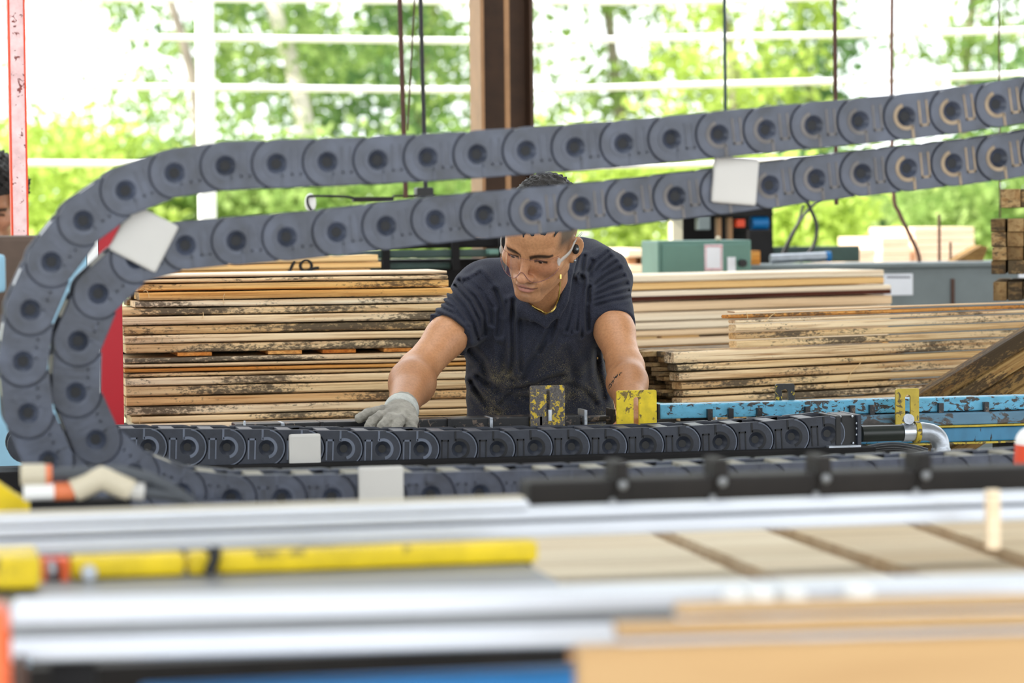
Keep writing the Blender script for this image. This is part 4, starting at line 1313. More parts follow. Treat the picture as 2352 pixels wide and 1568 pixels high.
# pale planks lying between the rails
zp = .985
def plank(c, label, mat, k):
    pts = [PZ(x, y, zp) for x, y in c]
    base = Vector((sum(p.x for p in pts) / 4, sum(p.y for p in pts) / 4, zp - .03))
    o = MB().prism([(p.x - base.x, p.y - base.y) for p in pts], 0, .03 + .002 * k, axis='z').build('pale_plank', mat, None, base)
    return tag(o, label, 'plank', 'pale planks below the long rail')


BP = M['beige_plank']
plank([(1180, 1205), (1425, 1198), (1820, 1376), (1245, 1395)], 'first pale plank from the yellow bar lying below the long rail', BP, 1)
plank([(1478, 1198), (1672, 1190), (2160, 1367), (1905, 1373)], 'second pale plank from the yellow bar with a knotty tan face', BP, 1)
plank([(1728, 1190), (2010, 1182), (2420, 1334), (2255, 1362)], 'third pale plank from the yellow bar, creamier than the rest', BP, 1)
plank([(2066, 1182), (2480, 1168), (2600, 1290), (2485, 1320)], 'farthest pale plank at the right end below the long rail', BP, 1)
pt = empty('plank_table', 'brown work table carrying the pale planks', 'table', (1.35, 3.68, 0))
MB().box(-.62, .9, -.50, .48, zp - .07, zp - .0305).build('table_top', M['brown_lit'], pt)
for x in (-.55, .8):
    for y in (-.42, .42): MB().box(x - .03, x + .03, y - .03, y + .03, 0, zp - .07).build('leg', M['dark'], pt)
sp = P(2284, 1200, 3.12)
tag(MB().box(-.008, .008, 0, .012, 0, P(2284, 1125, 3.12).z - P(2284, 1262, 3.12).z, .002).build('pale_stick', M['clean_wood'], None, (sp.x, 3.12, P(2284, 1262, 3.12).z)), 'pale upright stick against the long rail at the right', 'stick')
zr_ = P(300, 1388, V2r).z
for i, (x, w_) in enumerate(((1692, 26), (1750, 34), (1822, 30), (1968, 34))):
    c_ = P(x, 1340, 2.47)
    q = MB().box(-w_ * .00036, w_ * .00036, -.016, .016, 0, .024, .008).build('white_clip', M['white'], None, (c_.x, V2r + .03 + math.tan(RF) * (c_.x - P(300, 1200, V2r).x) - .045, zr_ - .021))  # white blocks stand in for highlights on the rail clamps
    tag(q, ['first', 'second', 'third', 'fourth'][i] + ' blurred white clip from the middle on the front rail', 'clip', 'white clips on the front rail')

# air fittings at the lower left
VFt = 3.75
af = empty('air_fitting', 'beige and orange air fitting with dark hose at the lower left', 'fitting', (P(200, 1140, VFt).x, VFt, P(200, 1150, VFt).z))
o0 = Vector(af.location)
PF = lambda x, y: P(x, y, VFt) - o0
MB().cyl(PF(48, 1090), PF(104, 1089), .014, 16).build('coupling', M['beige_plastic'], af)
MB().cyl(PF(104, 1089), PF(118, 1089), .013, 16).build('collar', M['salmon_plastic'], af)
MB().cyl(PF(54, 1130), PF(124, 1128), .0115, 16).build('coupling', M['white'], af)
MB().cyl(PF(124, 1128), PF(170, 1127), .0125, 16).build('collar', M['salmon_plastic'], af)
MB().tube(catmull([PF(x, y) for x, y in ((168, 1127), (200, 1112), (232, 1098), (262, 1108), (300, 1126))], 5), .0165, 14).build('y_body', M['beige_plastic'], af)
MB().cyl(PF(298, 1126), PF(330, 1128), .0125, 16).build('nut', M['plate_white'], af)
MB().tube(catmull([PF(x, y) for x, y in ((116, 1089), (190, 1086), (270, 1084), (340, 1098), (400, 1128), (445, 1162), (470, 1200))], 6), .0085, 12).build('hose', M['hose'], af)
MB().cyl(PF(330, 1128), PF(420, 1140), .009, 12).build('hose', M['hose'], af)
MB().box(PF(70, 1150).x, PF(300, 1150).x, -.01, .02, -af.location.z, PF(200, 1146).z).build('mount', M['dark'], af)
# brown bracket and pale strip outside the loop at the left
bo = MB(); pbox(-60, 104, 541, 760, 5.1, .1, None, .01, bo)
bo = rebase(bo.build('brown_bracket', M['brown_bracket'])); tag(bo, 'blurred dark brown bracket behind the outermost chain at the left margin', 'bracket')
bo.location.z += 0
bs = MB(); pbox(-30, 13, 584, 672, 4.9, .03, None, .008, bs); 
bs = rebase(bs.build('pale_blue_cover', M['light_blue'])); tag(bs, 'pale blue cap at the left margin in front of the brown bracket', 'cap')
# white and red knob at the right margin
kn = empty('beacon', 'white dome with a red base cut by the right margin', 'beacon', P(2362, 1060, 4.2))
o0 = Vector(kn.location)
MB().ball(P(2366, 1018, 4.2) - o0, (.024, .024, .026), 16).build('dome', M['white'], kn)
MB().cyl((0, 0, -.02), P(2366, 1022, 4.2) - o0, .024, 16).build('base', M['red_edge'], kn)
MB().cyl((0, 0, -.14), (0, 0, -.02), .016, 14).build('stem', M['dark'], kn)

# ---------------------------------------------------------------- the workers
R0 = np.array(_r0); F0 = np.array((math.sin(YAW), math.cos(YAW), 0.0))


def Lc(px, py, d):               # that place of the frame at view depth d, in a level frame turned with the camera
    p = np.array(PD(px, py, d))
    return np.array((p @ R0, p @ F0, p[2]))


def smin(a, b, k):
    h = np.clip(.5 + .5 * (b - a) / k, 0, 1)
    return b * (1 - h) + a * h - k * h * (1 - h)


def smax(a, b, k):
    return -smin(-a, -b, k)


def f32(v): return np.asarray(v, np.float32)


def cap(p, a, b, ra, rb=None):
    a, b = f32(a), f32(b)
    rb = ra if rb is None else rb
    ab = b - a
    t = np.clip(((p - a) @ ab) / (ab @ ab), 0, 1)
    return np.linalg.norm(p - a - t[:, None] * ab, axis=1) - (ra + (rb - ra) * t)


def ecap(p, a, b, ra, rb, sc):   # capsule with an elliptic section
    sc = f32(sc)
    return cap(p / sc, f32(a) / sc, f32(b) / sc, ra, rb) * float(min(sc))


def ell(p, c, r):
    c, r = f32(c), f32(r)
    q = (p - c) / r
    k0 = np.linalg.norm(q, axis=1)
    k1 = np.linalg.norm(q / r, axis=1)
    return np.where(k1 > 1e-6, k0 * (k0 - 1) / np.maximum(k1, 1e-6), -r.min())


def sph(p, c, r): return np.linalg.norm(p - f32(c), axis=1) - r


def poly2d(q, pts):              # signed distance to a closed polygon in 2D
    pts = f32(pts)
    n = len(pts)
    d = np.full(len(q), 1e9, np.float32)
    s = np.ones(len(q), np.float32)
    for i in range(n):
        a, b = pts[i], pts[(i + 1) % n]
        e = b - a
        w_ = q - a
        t = np.clip((w_ @ e) / (e @ e), 0, 1)
        d = np.minimum(d, ((w_ - t[:, None] * e) ** 2).sum(1))
        c1 = q[:, 1] >= a[1]; c2 = q[:, 1] < b[1]
        c3 = e[0] * w_[:, 1] > e[1] * w_[:, 0]
        flip = (c1 & c2 & c3) | (~c1 & ~c2 & ~c3)
        s = np.where(flip, -s, s)
    return s * np.sqrt(d)


def line2d(q, pts):
    d = np.full(len(q), 1e9, np.float32)
    pts = f32(pts)
    for a, b in zip(pts[:-1], pts[1:]):
        e = b - a; w_ = q - a
        t = np.clip((w_ @ e) / (e @ e), 0, 1)
        d = np.minimum(d, ((w_ - t[:, None] * e) ** 2).sum(1))
    return np.sqrt(d)


def sdf_grid(f, lo, hi, h, B=14):
    """vertices and quads of the zero surface of f (surface nets on a grid evaluated only near the surface)"""
    lo = f32(lo)
    nb = np.ceil((f32(hi) - lo) / (h * B)).astype(int)
    n = nb * B + 1
    I = np.stack(np.meshgrid(*[np.arange(k) for k in nb], indexing='ij'), -1).reshape(-1, 3)
    cen = lo + (I + .5).astype(np.float32) * (h * B)
    fc = f(cen)
    rad = h * B * .8661 * 1.25 + .012
    near = np.abs(fc) < rad
    vol = np.empty(n, np.float32)
    sg = np.where(fc < 0, -1.0, 1.0).reshape(nb)
    full = np.repeat(np.repeat(np.repeat(sg, B, 0), B, 1), B, 2)
    vol[:-1, :-1, :-1] = full
    vol[-1] = vol[-2]; vol[:, -1] = vol[:, -2]; vol[:, :, -1] = vol[:, :, -2]
    loc = np.stack(np.meshgrid(*[np.arange(B + 1)] * 3, indexing='ij'), -1).reshape(-1, 3)
    K = np.nonzero(near)[0]
    for s in range(0, len(K), 60):
        ks = K[s:s + 60]
        idx = (I[ks] * B)[:, None, :] + loc[None]
        val = f((lo + idx.reshape(-1, 3).astype(np.float32) * h)).astype(np.float32)
        ii = idx.reshape(-1, 3)
        vol[ii[:, 0], ii[:, 1], ii[:, 2]] = val
    ins = vol < 0
    c = np.zeros(n - 1, np.int8)
    for a in (0, 1):
        for b in (0, 1):
            for d in (0, 1):
                c += ins[a:n[0] - 1 + a, b:n[1] - 1 + b, d:n[2] - 1 + d]
    act = np.argwhere((c > 0) & (c < 8))
    cor = np.array([(a, b, d) for a in (0, 1) for b in (0, 1) for d in (0, 1)])
    cv = np.stack([vol[act[:, 0] + o[0], act[:, 1] + o[1], act[:, 2] + o[2]] for o in cor], 1)
    acc = np.zeros((len(act), 3), np.float64); cnt = np.zeros(len(act))
    for i in range(8):
        for j in range(i + 1, 8):
            if np.abs(cor[i] - cor[j]).sum() == 1:
                m = (cv[:, i] < 0) != (cv[:, j] < 0)
                t = np.where(m, cv[:, i] / np.where(m, cv[:, i] - cv[:, j], 1), 0)
                acc += np.where(m[:, None], cor[i] + t[:, None] * (cor[j] - cor[i]), 0)
                cnt += m
    V = np.asarray(lo, np.float64) + (act + acc / cnt[:, None]) * h
    m1 = n - 1
    flat = (act[:, 0] * m1[1] + act[:, 1]) * m1[2] + act[:, 2]
    faces = []
    for ax in range(3):
        sl0 = [slice(None)] * 3; sl1 = [slice(None)] * 3
        sl0[ax] = slice(0, -1); sl1[ax] = slice(1, None)
        e = np.argwhere(ins[tuple(sl0)] != ins[tuple(sl1)])
        u, w_ = [(1, 2), (2, 0), (0, 1)][ax]
        ok = (e[:, u] > 0) & (e[:, w_] > 0) & (e[:, u] < m1[u]) & (e[:, w_] < m1[w_]) & (e[:, ax] < m1[ax])
        e = e[ok]
        q = []
        for du, dw in ((-1, -1), (0, -1), (0, 0), (-1, 0)):
            g = e.copy(); g[:, u] += du; g[:, w_] += dw
            q.append((g[:, 0] * m1[1] + g[:, 1]) * m1[2] + g[:, 2])
        q = np.stack(q, 1)
        fl = ~ins[e[:, 0], e[:, 1], e[:, 2]]
        q[fl] = q[fl][:, ::-1]
        faces.append(q)
    Fq = np.searchsorted(flat, np.concatenate(faces))
    return V, Fq


def sdf_obj(name, f, lo, hi, h, mat, parent, base, colour=None, smooth=1):
    V, Fq = sdf_grid(f, lo, hi, h)
    for _ in range(smooth):      # one light relaxation along the quads
        a = np.concatenate([Fq.ravel(), np.roll(Fq, -1, 1).ravel()]); b = np.concatenate([np.roll(Fq, -1, 1).ravel(), Fq.ravel()])
        c = np.bincount(a, minlength=len(V))
        s = np.stack([np.bincount(a, V[b, k], len(V)) for k in range(3)], 1)
        V = V * .5 + .5 * s / np.maximum(c, 1)[:, None]
    me = bpy.data.meshes.new(name)
    n, m = len(V), len(Fq)
    me.vertices.add(n); me.vertices.foreach_set('co', (V - base).astype(np.float32).ravel())
    me.loops.add(4 * m); me.loops.foreach_set('vertex_index', Fq.astype(np.int32).ravel())
    me.polygons.add(m); me.polygons.foreach_set('loop_start', np.arange(0, 4 * m, 4, dtype=np.int32))
    me.polygons.foreach_set('use_smooth', np.ones(m, bool))
    me.update(calc_edges=True)
    if colour is not None:
        at = me.color_attributes.new('tone', 'FLOAT_COLOR', 'POINT')
        cc = np.ones((n, 4), np.float32); cc[:, :3] = colour(V.astype(np.float32))
        at.data.foreach_set('color', cc.ravel())
    return obj(name, me, mat, parent)


# ---- the head, in its own frame: x to the person's left, -y forward, z up, eye line at z = 0
class Head:
    def __init__(s, centre, yaw, bow, roll=0.0, k=1.05):
        s.c = f32(centre); s.k = k
        ty, tb, tr = math.radians(yaw), math.radians(bow), math.radians(roll)
        Rz = np.array([[math.cos(ty), math.sin(ty), 0], [-math.sin(ty), math.cos(ty), 0], [0, 0, 1]])
        Rx = np.array([[1, 0, 0], [0, math.cos(tb), -math.sin(tb)], [0, math.sin(tb), math.cos(tb)]])
        Ry = np.array([[math.cos(tr), 0, math.sin(tr)], [0, 1, 0], [-math.sin(tr), 0, math.cos(tr)]])
        s.R = f32(Rx @ Rz @ Ry)

    def to(s, p): return ((p - s.c) @ s.R) / s.k          # world (level frame) -> head
    def out(s, q): return s.c + (f32(q) * s.k) @ s.R.T

    def f(s, p):
        q = s.to(p)
        ax = np.abs(q[:, 0])
        m = np.stack([ax, q[:, 1], q[:, 2]], 1)           # mirrored half
        d = ell(q, (0, .012, .030), (.0755, .098, .088))
        d = smin(d, ell(q, (0, -.030, -.020), (.0655, .062, .082)), .03)
        d = smin(d, ell(q, (0, -.048, .048), (.056, .045, .040)), .025)      # forehead
        d = smin(d, cap(m, (.047, -.010, -.060), (.015, -.073, -.101), .0185, .019), .03)   # jaw line
        d = smin(d, ell(q, (0, -.079, -.101), (.021, .019, .017)), .014)      # chin
        d = smin(d, ell(m, (.043, -.060, -.026), (.024, .022, .018)), .018)   # cheekbone
        d = smin(d, cap(m, (.010, -.086, .015), (.043, -.072, .0155), .0095, .009), .012)  # brow
        d = smax(d, -ell(m, (.032, -.098, .000), (.019, .017, .0115)), .012)  # eye socket
        d = smin(d, ell(m, (.032, -.0735, -.001), (.0165, .0135, .0115)), .006)   # lids over the eyeball
        d = smax(d, -ell(m, (.0315, -.0915, -.0058), (.0120, .010, .0017)), .002)     # gap between the lids
        d = smin(d, cap(q, (0, -.0865, .008), (0, -.1085, -.034), .0075, .0098), .010)  # nose bridge
        d = smin(d, ell(q, (0, -.1115, -.041), (.0125, .0125, .0105)), .008)
        d = smin(d, ell(m, (.0135, -.101, -.0445), (.0082, .0105, .0085)), .005)
        d = smax(d, -ell(m, (.0065, -.108, -.052), (.0040, .0060, .0035)), .003)
        d = smin(d, ell(q, (0, -.083, -.066), (.031, .016, .022)), .014)      # muzzle
        d = smin(d, ell(m, (.0075, -.0985, -.0665), (.0150, .0058, .0042)), .005)   # upper lip
        d = smin(d, ell(q, (0, -.0970, -.0790), (.0165, .0068, .0052)), .005)       # lower lip
        d = smax(d, -ell(q, (0, -.106, -.0722), (.0235, .0085, .0014)), .003)       # mouth line
        d = smax(d, -ell(q, (0, -.101, -.0895), (.014, .006, .0035)), .006)
        # ears
        e = ell(np.stack([m[:, 0] - .60 * (m[:, 1] - .002), m[:, 1], m[:, 2]], 1), (.0790, .003, -.011), (.0080, .0185, .0275))
        e = smin(e, ell(m, (.0760, -.006, -.036), (.0065, .009, .010)), .006)
        e = smax(e, -ell(np.stack([m[:, 0] - .60 * (m[:, 1] - .002), m[:, 1], m[:, 2]], 1), (.0885, .002, -.006), (.0085, .0120, .0190)), .003)
        d = smin(d, e, .007)
        return d * s.k

    def colour(s, V, skin, beard=.85, fade=True):
        q = s.to(V)
        ax = np.abs(q[:, 0]); y, z = q[:, 1], q[:, 2]
        n = len(V)
        col_ = np.tile(f32(skin), (n, 1))
        def mixin(w_, c):
            w_ = np.clip(w_, 0, 1)[:, None]
            col_[:] = col_ * (1 - w_) + f32(c) * w_
        hd = (z > -.14) & (np.abs(q[:, 0]) < .11) & (y < .12)
        g = lambda d_, w_: np.exp(-(d_ / w_) ** 2) * hd
        mixin(.30 * g(np.hypot(ax - .045, z + .03), .022) * (y < -.03), (.62, .28, .19))           # cheeks
        mixin(.35 * g(np.hypot(ax - .0, z + .042), .014) * (y < -.09), (.66, .30, .22))            # nose tip
        # lips
        lip = ((ax / .0220) ** 2 + ((z + .0728) / .0090) ** 2 < 1) & (y < -.088)
        mixin(lip * .75, (.50, .20, .17))
        mixin(g(z + .0722, .0016) * (ax < .027) * (y < -.080) * .9, (.10, .04, .035))  # shade of the mouth line and corners put into the colour
        # brows: thick, slightly arched
        bz = .0052 + .0044 * np.sin(np.clip((ax - .010) / .04, 0, 1) * math.pi * .72)
        bw = .0062 - .0028 * np.clip((ax - .022) / .032, 0, 1)
        mixin(np.clip(1.6 - np.abs(z - bz) / bw, 0, 1) * ((ax > .010) & (ax < .055) & (y < -.045)) * .95, (.022, .014, .010))
        # lash lines
        lz = np.abs(z + .0030 + .012 * ((ax - .0315) / .03) ** 2)
        mixin(np.clip(1.5 - lz / .0032, 0, 1) * ((ax > .018) & (ax < .046) & (y < -.07)) * .95, (.012, .008, .007))
        # moustache and chin shadow
        mo = g(z + .058, .006) * (ax < .026) * (y < -.085) + g(np.hypot(ax * .7, z + .100), .016) * (y < -.05) * .8 + g(np.hypot(ax - .030, z + .082), .014) * .5 * (y < -.06)
        jaw = np.clip(1 - np.abs((z + .085 - .35 * np.clip(y + .075, 0, .1)) / .02), 0, 1) * (ax > .03) * .35 * hd
        mixin((mo * .55 + jaw) * beard, (.12, .07, .05))
        if fade:                 # clipped hair on the sides
            w_ = np.clip((z - .002) / .026, 0, 1) * np.clip((y + .064 - .25 * (z - .03)) / .018, 0, 1) * (ax > .02) * (hd)
            ear = (ax > .079) & (z < .03)
            mixin(w_ * .88 * ~ear, (.05, .034, .024))
            sb_ = np.clip((z + .035) / .02, 0, 1) * np.exp(-((y + .022) / .012) ** 2) * (ax > .055) * hd
            mixin(sb_ * .45 * ~ear, (.06, .04, .03))
            mixin(np.clip((y - .03) / .02, 0, 1) * np.clip((z + .04) / .03, 0, 1) * .9 * hd * ~ear, (.03, .02, .016))
        return col_


SKIN = (.57, .285, .138)
t = NT('skin')
at = t.node('ShaderNodeVertexColor', layer_name='tone')
pn = t.noise(t.coord((1, 1, 1), False), 190, 3, .6)
pm = t.noise(t.coord((1, 1, 1), False), 26, 3, .6)
tone = t.mix(.35, at.outputs['Color'], t.ramp(pn, [(.35, (.55, .50, .46, 1)), (.6, (1, 1, 1, 1))]), 'MULTIPLY')
tone = t.mix(.5, tone, t.ramp(pm, [(.3, (.80, .74, .70, 1)), (.65, (1, 1, 1, 1))]), 'MULTIPLY')
t.set(Base=tone, Roughness=.44, Spec=.45, SSS=.08)
t.bsdf.inputs['Subsurface Radius'].default_value = (.012, .005, .003)
t.bump(pn, .08, .002)
M['skin'] = t.m

t = NT('heather_navy_jersey')
vec = t.coord((1, 1, 1), False)
fl = t.noise(vec, 620, 2, .7)
lg = t.noise(vec, 5, 3)
base_c = t.ramp(fl, [(.35, srgb(34, 36, 47)), (.5, srgb(45, 48, 60)), (.70, srgb(62, 65, 79))])
base_c = t.mix(.5, base_c, t.ramp(lg, [(.3, (.62, .62, .66, 1)), (.7, (1, 1, 1, 1))]), 'MULTIPLY')
# sawdust caught on the lower front of the shirt
sepz = t.node('ShaderNodeSeparateXYZ', ins={'Vector': t.node('ShaderNodeTexCoord').outputs['Object']})
low = t.node('ShaderNodeMapRange', ins={'Value': sepz.outputs['Z'], 'From Min': 1.17, 'From Max': .99, 'To Min': 0.0, 'To Max': 1.0})
d1 = t.noise(vec, 520, 2, .8)
d2 = t.noise(vec, 11, 4, .65)
sp_ = t.node('ShaderNodeMath', operation='ADD', ins={0: d1, 1: t.node('ShaderNodeMath', operation='MULTIPLY', ins={0: d2, 1: .62}).outputs[0]})
msk = t.ramp(sp_.outputs[0], [(.88, (0, 0, 0, 1)), (1.0, (1, 1, 1, 1))])
mm = t.node('ShaderNodeMath', operation='MULTIPLY', ins={0: msk, 1: low.outputs[0]})
mm2 = t.node('ShaderNodeMath', operation='MULTIPLY', ins={0: mm.outputs[0], 1: .6})
t.set(Base=t.mix(mm2.outputs[0], base_c, srgb(188, 172, 120)), Roughness=.9, Spec=.2, Sheen=.06)
t.bump(fl, .10, .001)
M['jersey'] = t.m
M['jeans'] = plain('dark_work_trousers', srgb(46, 50, 60), .9, var=.2, scale=20)
M['boot'] = plain('brown_work_boot', srgb(78, 56, 38), .7, var=.2, scale=12)
M['hair'] = plain('black_hair', srgb(24, 19, 16), .55, var=.5, scale=90, bump=.6)
M['glove'] = plain('grey_knit_glove', srgb(150, 146, 136), .9, var=.30, scale=34, bump=.4)
M['cuff'] = plain('pale_knit_cuff', srgb(188, 190, 184), .9, var=.15, scale=60, bump=.4)
M['gold'] = plain('gold', srgb(246, 214, 120), .3, .55, var=.15, scale=60)
M['gem'] = plain('grey_stone', srgb(128, 134, 138), .15, .6, var=.2, scale=50)
M['eye'] = plain('eye_white', srgb(150, 132, 122), .3, var=.05)
M['iris'] = plain('dark_iris', srgb(34, 22, 16), .15, var=.2)
t = NT('clear_lens')
tr_ = t.node('ShaderNodeBsdfTransparent', ins={'Color': (.965, .93, .925, 1)})
gl = t.node('ShaderNodeBsdfGlossy', ins={'Color': (1, 1, 1, 1), 'Roughness': .04})
lw = t.node('ShaderNodeLayerWeight', ins={'Blend': .18})
mp_ = t.node('ShaderNodeMapRange', ins={'Value': lw.outputs['Facing'], 'From Min': 0.0, 'From Max': 1.0, 'To Min': .035, 'To Max': .30})
mx = t.node('ShaderNodeMixShader', ins={0: mp_.outputs[0], 1: tr_.outputs[0], 2: gl.outputs[0]})
t.t.links.new(mx.outputs[0], t.out.inputs['Surface'])
M['lens'] = t.m
t = NT('clear_plastic_arm')
tr_ = t.node('ShaderNodeBsdfTransparent', ins={'Color': (.9, .9, .9, 1)})
df = t.node('ShaderNodeBsdfPrincipled', ins={'Base Color': srgb(226, 226, 222), 'Roughness': .2})
mx = t.node('ShaderNodeMixShader', ins={0: .38, 1: tr_.outputs[0], 2: df.outputs[0]})
t.t.links.new(mx.outputs[0], t.out.inputs['Surface'])
M['clear_arm'] = t.m
t = NT('lens_edge')
tr_ = t.node('ShaderNodeBsdfTransparent', ins={'Color': (.8, .7, .7, 1)})
df = t.node('ShaderNodeBsdfPrincipled', ins={'Base Color': srgb(150, 104, 100), 'Roughness': .2})
mx = t.node('ShaderNodeMixShader', ins={0: .55, 1: tr_.outputs[0], 2: df.outputs[0]})
t.t.links.new(mx.outputs[0], t.out.inputs['Surface'])
M['lens_edge'] = t.m

# ---- the worker
HD = Head(Lc(1243, 544, 6.31), 22, 33, k=1.01)
SR, ER, WR = Lc(1105, 684, 6.60), Lc(957, 853, 6.42), Lc(925, 934, 6.21)
SL, EL, WL = Lc(1380, 657, 6.68), Lc(1437, 845, 6.47), Lc(1449, 952, 6.28)
NB = Lc(1247, 697, 6.53)
HIP = Lc(1242, 985, 6.82)


def limb(p, S, E, W_, up, el_, fm, wr, bulge):
    d = cap(p, S, E, up, el_)
    mid = E + (W_ - E) * .32
    d = smin(d, cap(p, E, mid, el_, fm), .02)
    d = smin(d, cap(p, mid, W_, fm, wr), .03)
    q = S + (E - S) * .55
    return smin(d, sph(p, q + f32(bulge), up * .86), .03)


def torso(p, g=0.0):
    d = ell(p, Lc(1226, 745, 6.62), (.150 + g, .100 + g, .125 + g))
    d = smin(d, cap(p, Lc(1110, 675, 6.63), Lc(1365, 655, 6.70), .066 + g), .05)
    d = smin(d, cap(p, Lc(1335, 627, 6.76), Lc(1375, 640, 6.71), .082 + g, .070 + g), .05)
    d = smin(d, cap(p, Lc(1130, 668, 6.66), Lc(1300, 640, 6.76), .062 + g), .05)
    d = smin(d, ecap(p, Lc(1222, 800, 6.67), Lc(1248, 1000, 6.80), (.150 + g) / 1.5, (.180 + g) / 1.5, (1.5, 1, 1)), .06)
    return d


FOLD = [
    ([(1087, 636), (1118, 667), (1136, 703)], .005, .0040), ([(1070, 644), (1103, 670), (1123, 703), (1128, 739)], .0055, .0050), ([(1057, 644), (1093, 682), (1113, 723), (1113, 764)], .0055, .0050),
    ([(1036, 670), (1067, 703), (1087, 739), (1098, 774)], .0055, .0050), ([(1011, 688), (1044, 703), (1072, 733)], .0045, .0035), ([(996, 713), (1036, 728), (1067, 751)], .0045, .0035),
    ([(1103, 628), (1140, 668), (1156, 720)], .006, .0045), ([(1139, 667), (1154, 703), (1149, 764)], .007, .0050), ([(1179, 687), (1177, 739), (1178, 815), (1174, 853)], .006, .0080),
    ([(1292, 662), (1276, 713), (1261, 759), (1240, 800)], .007, .0085), ([(1307, 636), (1294, 693), (1284, 739)], .005, .0055), ([(1322, 642), (1312, 703), (1299, 754)], .0052, .0060),
    ([(1337, 636), (1327, 703), (1322, 754)], .005, .0055), ([(1350, 662), (1345, 713), (1348, 754)], .006, .0060), ([(1362, 600), (1352, 640), (1350, 690)], .005, .0045), ([(1330, 590), (1318, 630), (1310, 680)], .005, .0045), ([(1345, 590), (1335, 640)], .005, .0040),
    ([(1358, 636), (1378, 611), (1404, 590)], .005, .0040), ([(1358, 657), (1394, 631), (1424, 616)], .005, .0040), ([(1363, 677), (1404, 662), (1440, 652)], .005, .0035), ([(1366, 700), (1404, 690), (1446, 684)], .004, .0025),
    ([(1169, 894), (1215, 889), (1253, 871), (1292, 861)], .006, .0060), ([(1098, 866), (1139, 899), (1190, 922)], .007, .0060), ([(1082, 879), (1103, 917), (1123, 943)], .006, .0050), ([(1215, 884), (1180, 900), (1150, 930)], .006, .0045),
    ([(1080, 800), (1110, 830), (1120, 880)], .009, .0060), ([(1150, 790), (1160, 850), (1185, 880)], .008, .0045), ([(1370, 800), (1375, 860), (1390, 920)], .008, .0045), ([(1225, 735), (1250, 752), (1262, 750)], .004, .0025),
    ([(1240, 800), (1215, 840), (1200, 870)], .007, .0040), ([(1300, 800), (1320, 860), (1310, 920)], .010, .0040),
]
FOLD += [([(1095, 632), (1127, 667), (1146, 712), (1142, 770)], .0045, .0040), ([(1078, 640), (1110, 668), (1130, 703), (1135, 745)], .0042, .0040), ([(1047, 655), (1080, 690), (1100, 730), (1106, 770)], .0042, .0042), ([(1020, 676), (1056, 702), (1080, 735)], .004, .0035),
    ([(1165, 690), (1166, 740), (1160, 800)], .005, .0045), ([(1195, 735), (1192, 790), (1196, 850)], .006, .0040), ([(1300, 640), (1286, 690), (1276, 735), (1262, 780)], .0045, .0045), ([(1315, 632), (1303, 692), (1292, 745)], .0042, .0045), ([(1330, 632), (1320, 700), (1310, 760)], .0042, .0045), ([(1342, 640), (1335, 710), (1334, 770)], .0042, .0045),
    ([(1352, 622), (1372, 600), (1398, 580)], .0042, .0035), ([(1356, 646), (1388, 620), (1416, 602)], .0042, .0035), ([(1360, 668), (1398, 646), (1434, 634)], .0042, .0035), ([(1364, 688), (1404, 676), (1444, 668)], .004, .003), ([(1000, 722), (1030, 742), (1062, 765)], .004, .003), ([(1010, 700), (1050, 718), (1078, 745)], .004, .003),
    ([(1090, 900), (1120, 925), (1150, 950)], .006, .005), ([(1130, 880), (1170, 905), (1215, 915)], .006, .005), ([(1300, 880), (1340, 900), (1370, 930)], .007, .004)]
FOLD = [([Lc(x, y, 6.6)[[0, 2]] for x, y in pl], w_ * .85, a_ * 1.7) for pl, w_, a_ in FOLD]
COLLAR = [Lc(*q) for q in ((1318, 590, 6.56), (1305, 625, 6.50), (1297, 660, 6.47), (1288, 695, 6.46), (1274, 722, 6.46), (1253, 738, 6.465), (1228, 726, 6.47), (1203, 704, 6.49), (1188, 670, 6.54))]
VNECK = [Lc(x, y, 6.45)[[0, 2]] for x, y in ((1196, 600), (1206, 690), (1230, 711), (1254, 724), (1272, 711), (1285, 688), (1292, 660), (1300, 600))]


def sleeve_cut(p, S, E, t_end):
    a = f32(S); ab = f32(E - S); L = float(np.linalg.norm(ab))
    return ((p - a) @ ab) / L - t_end * L


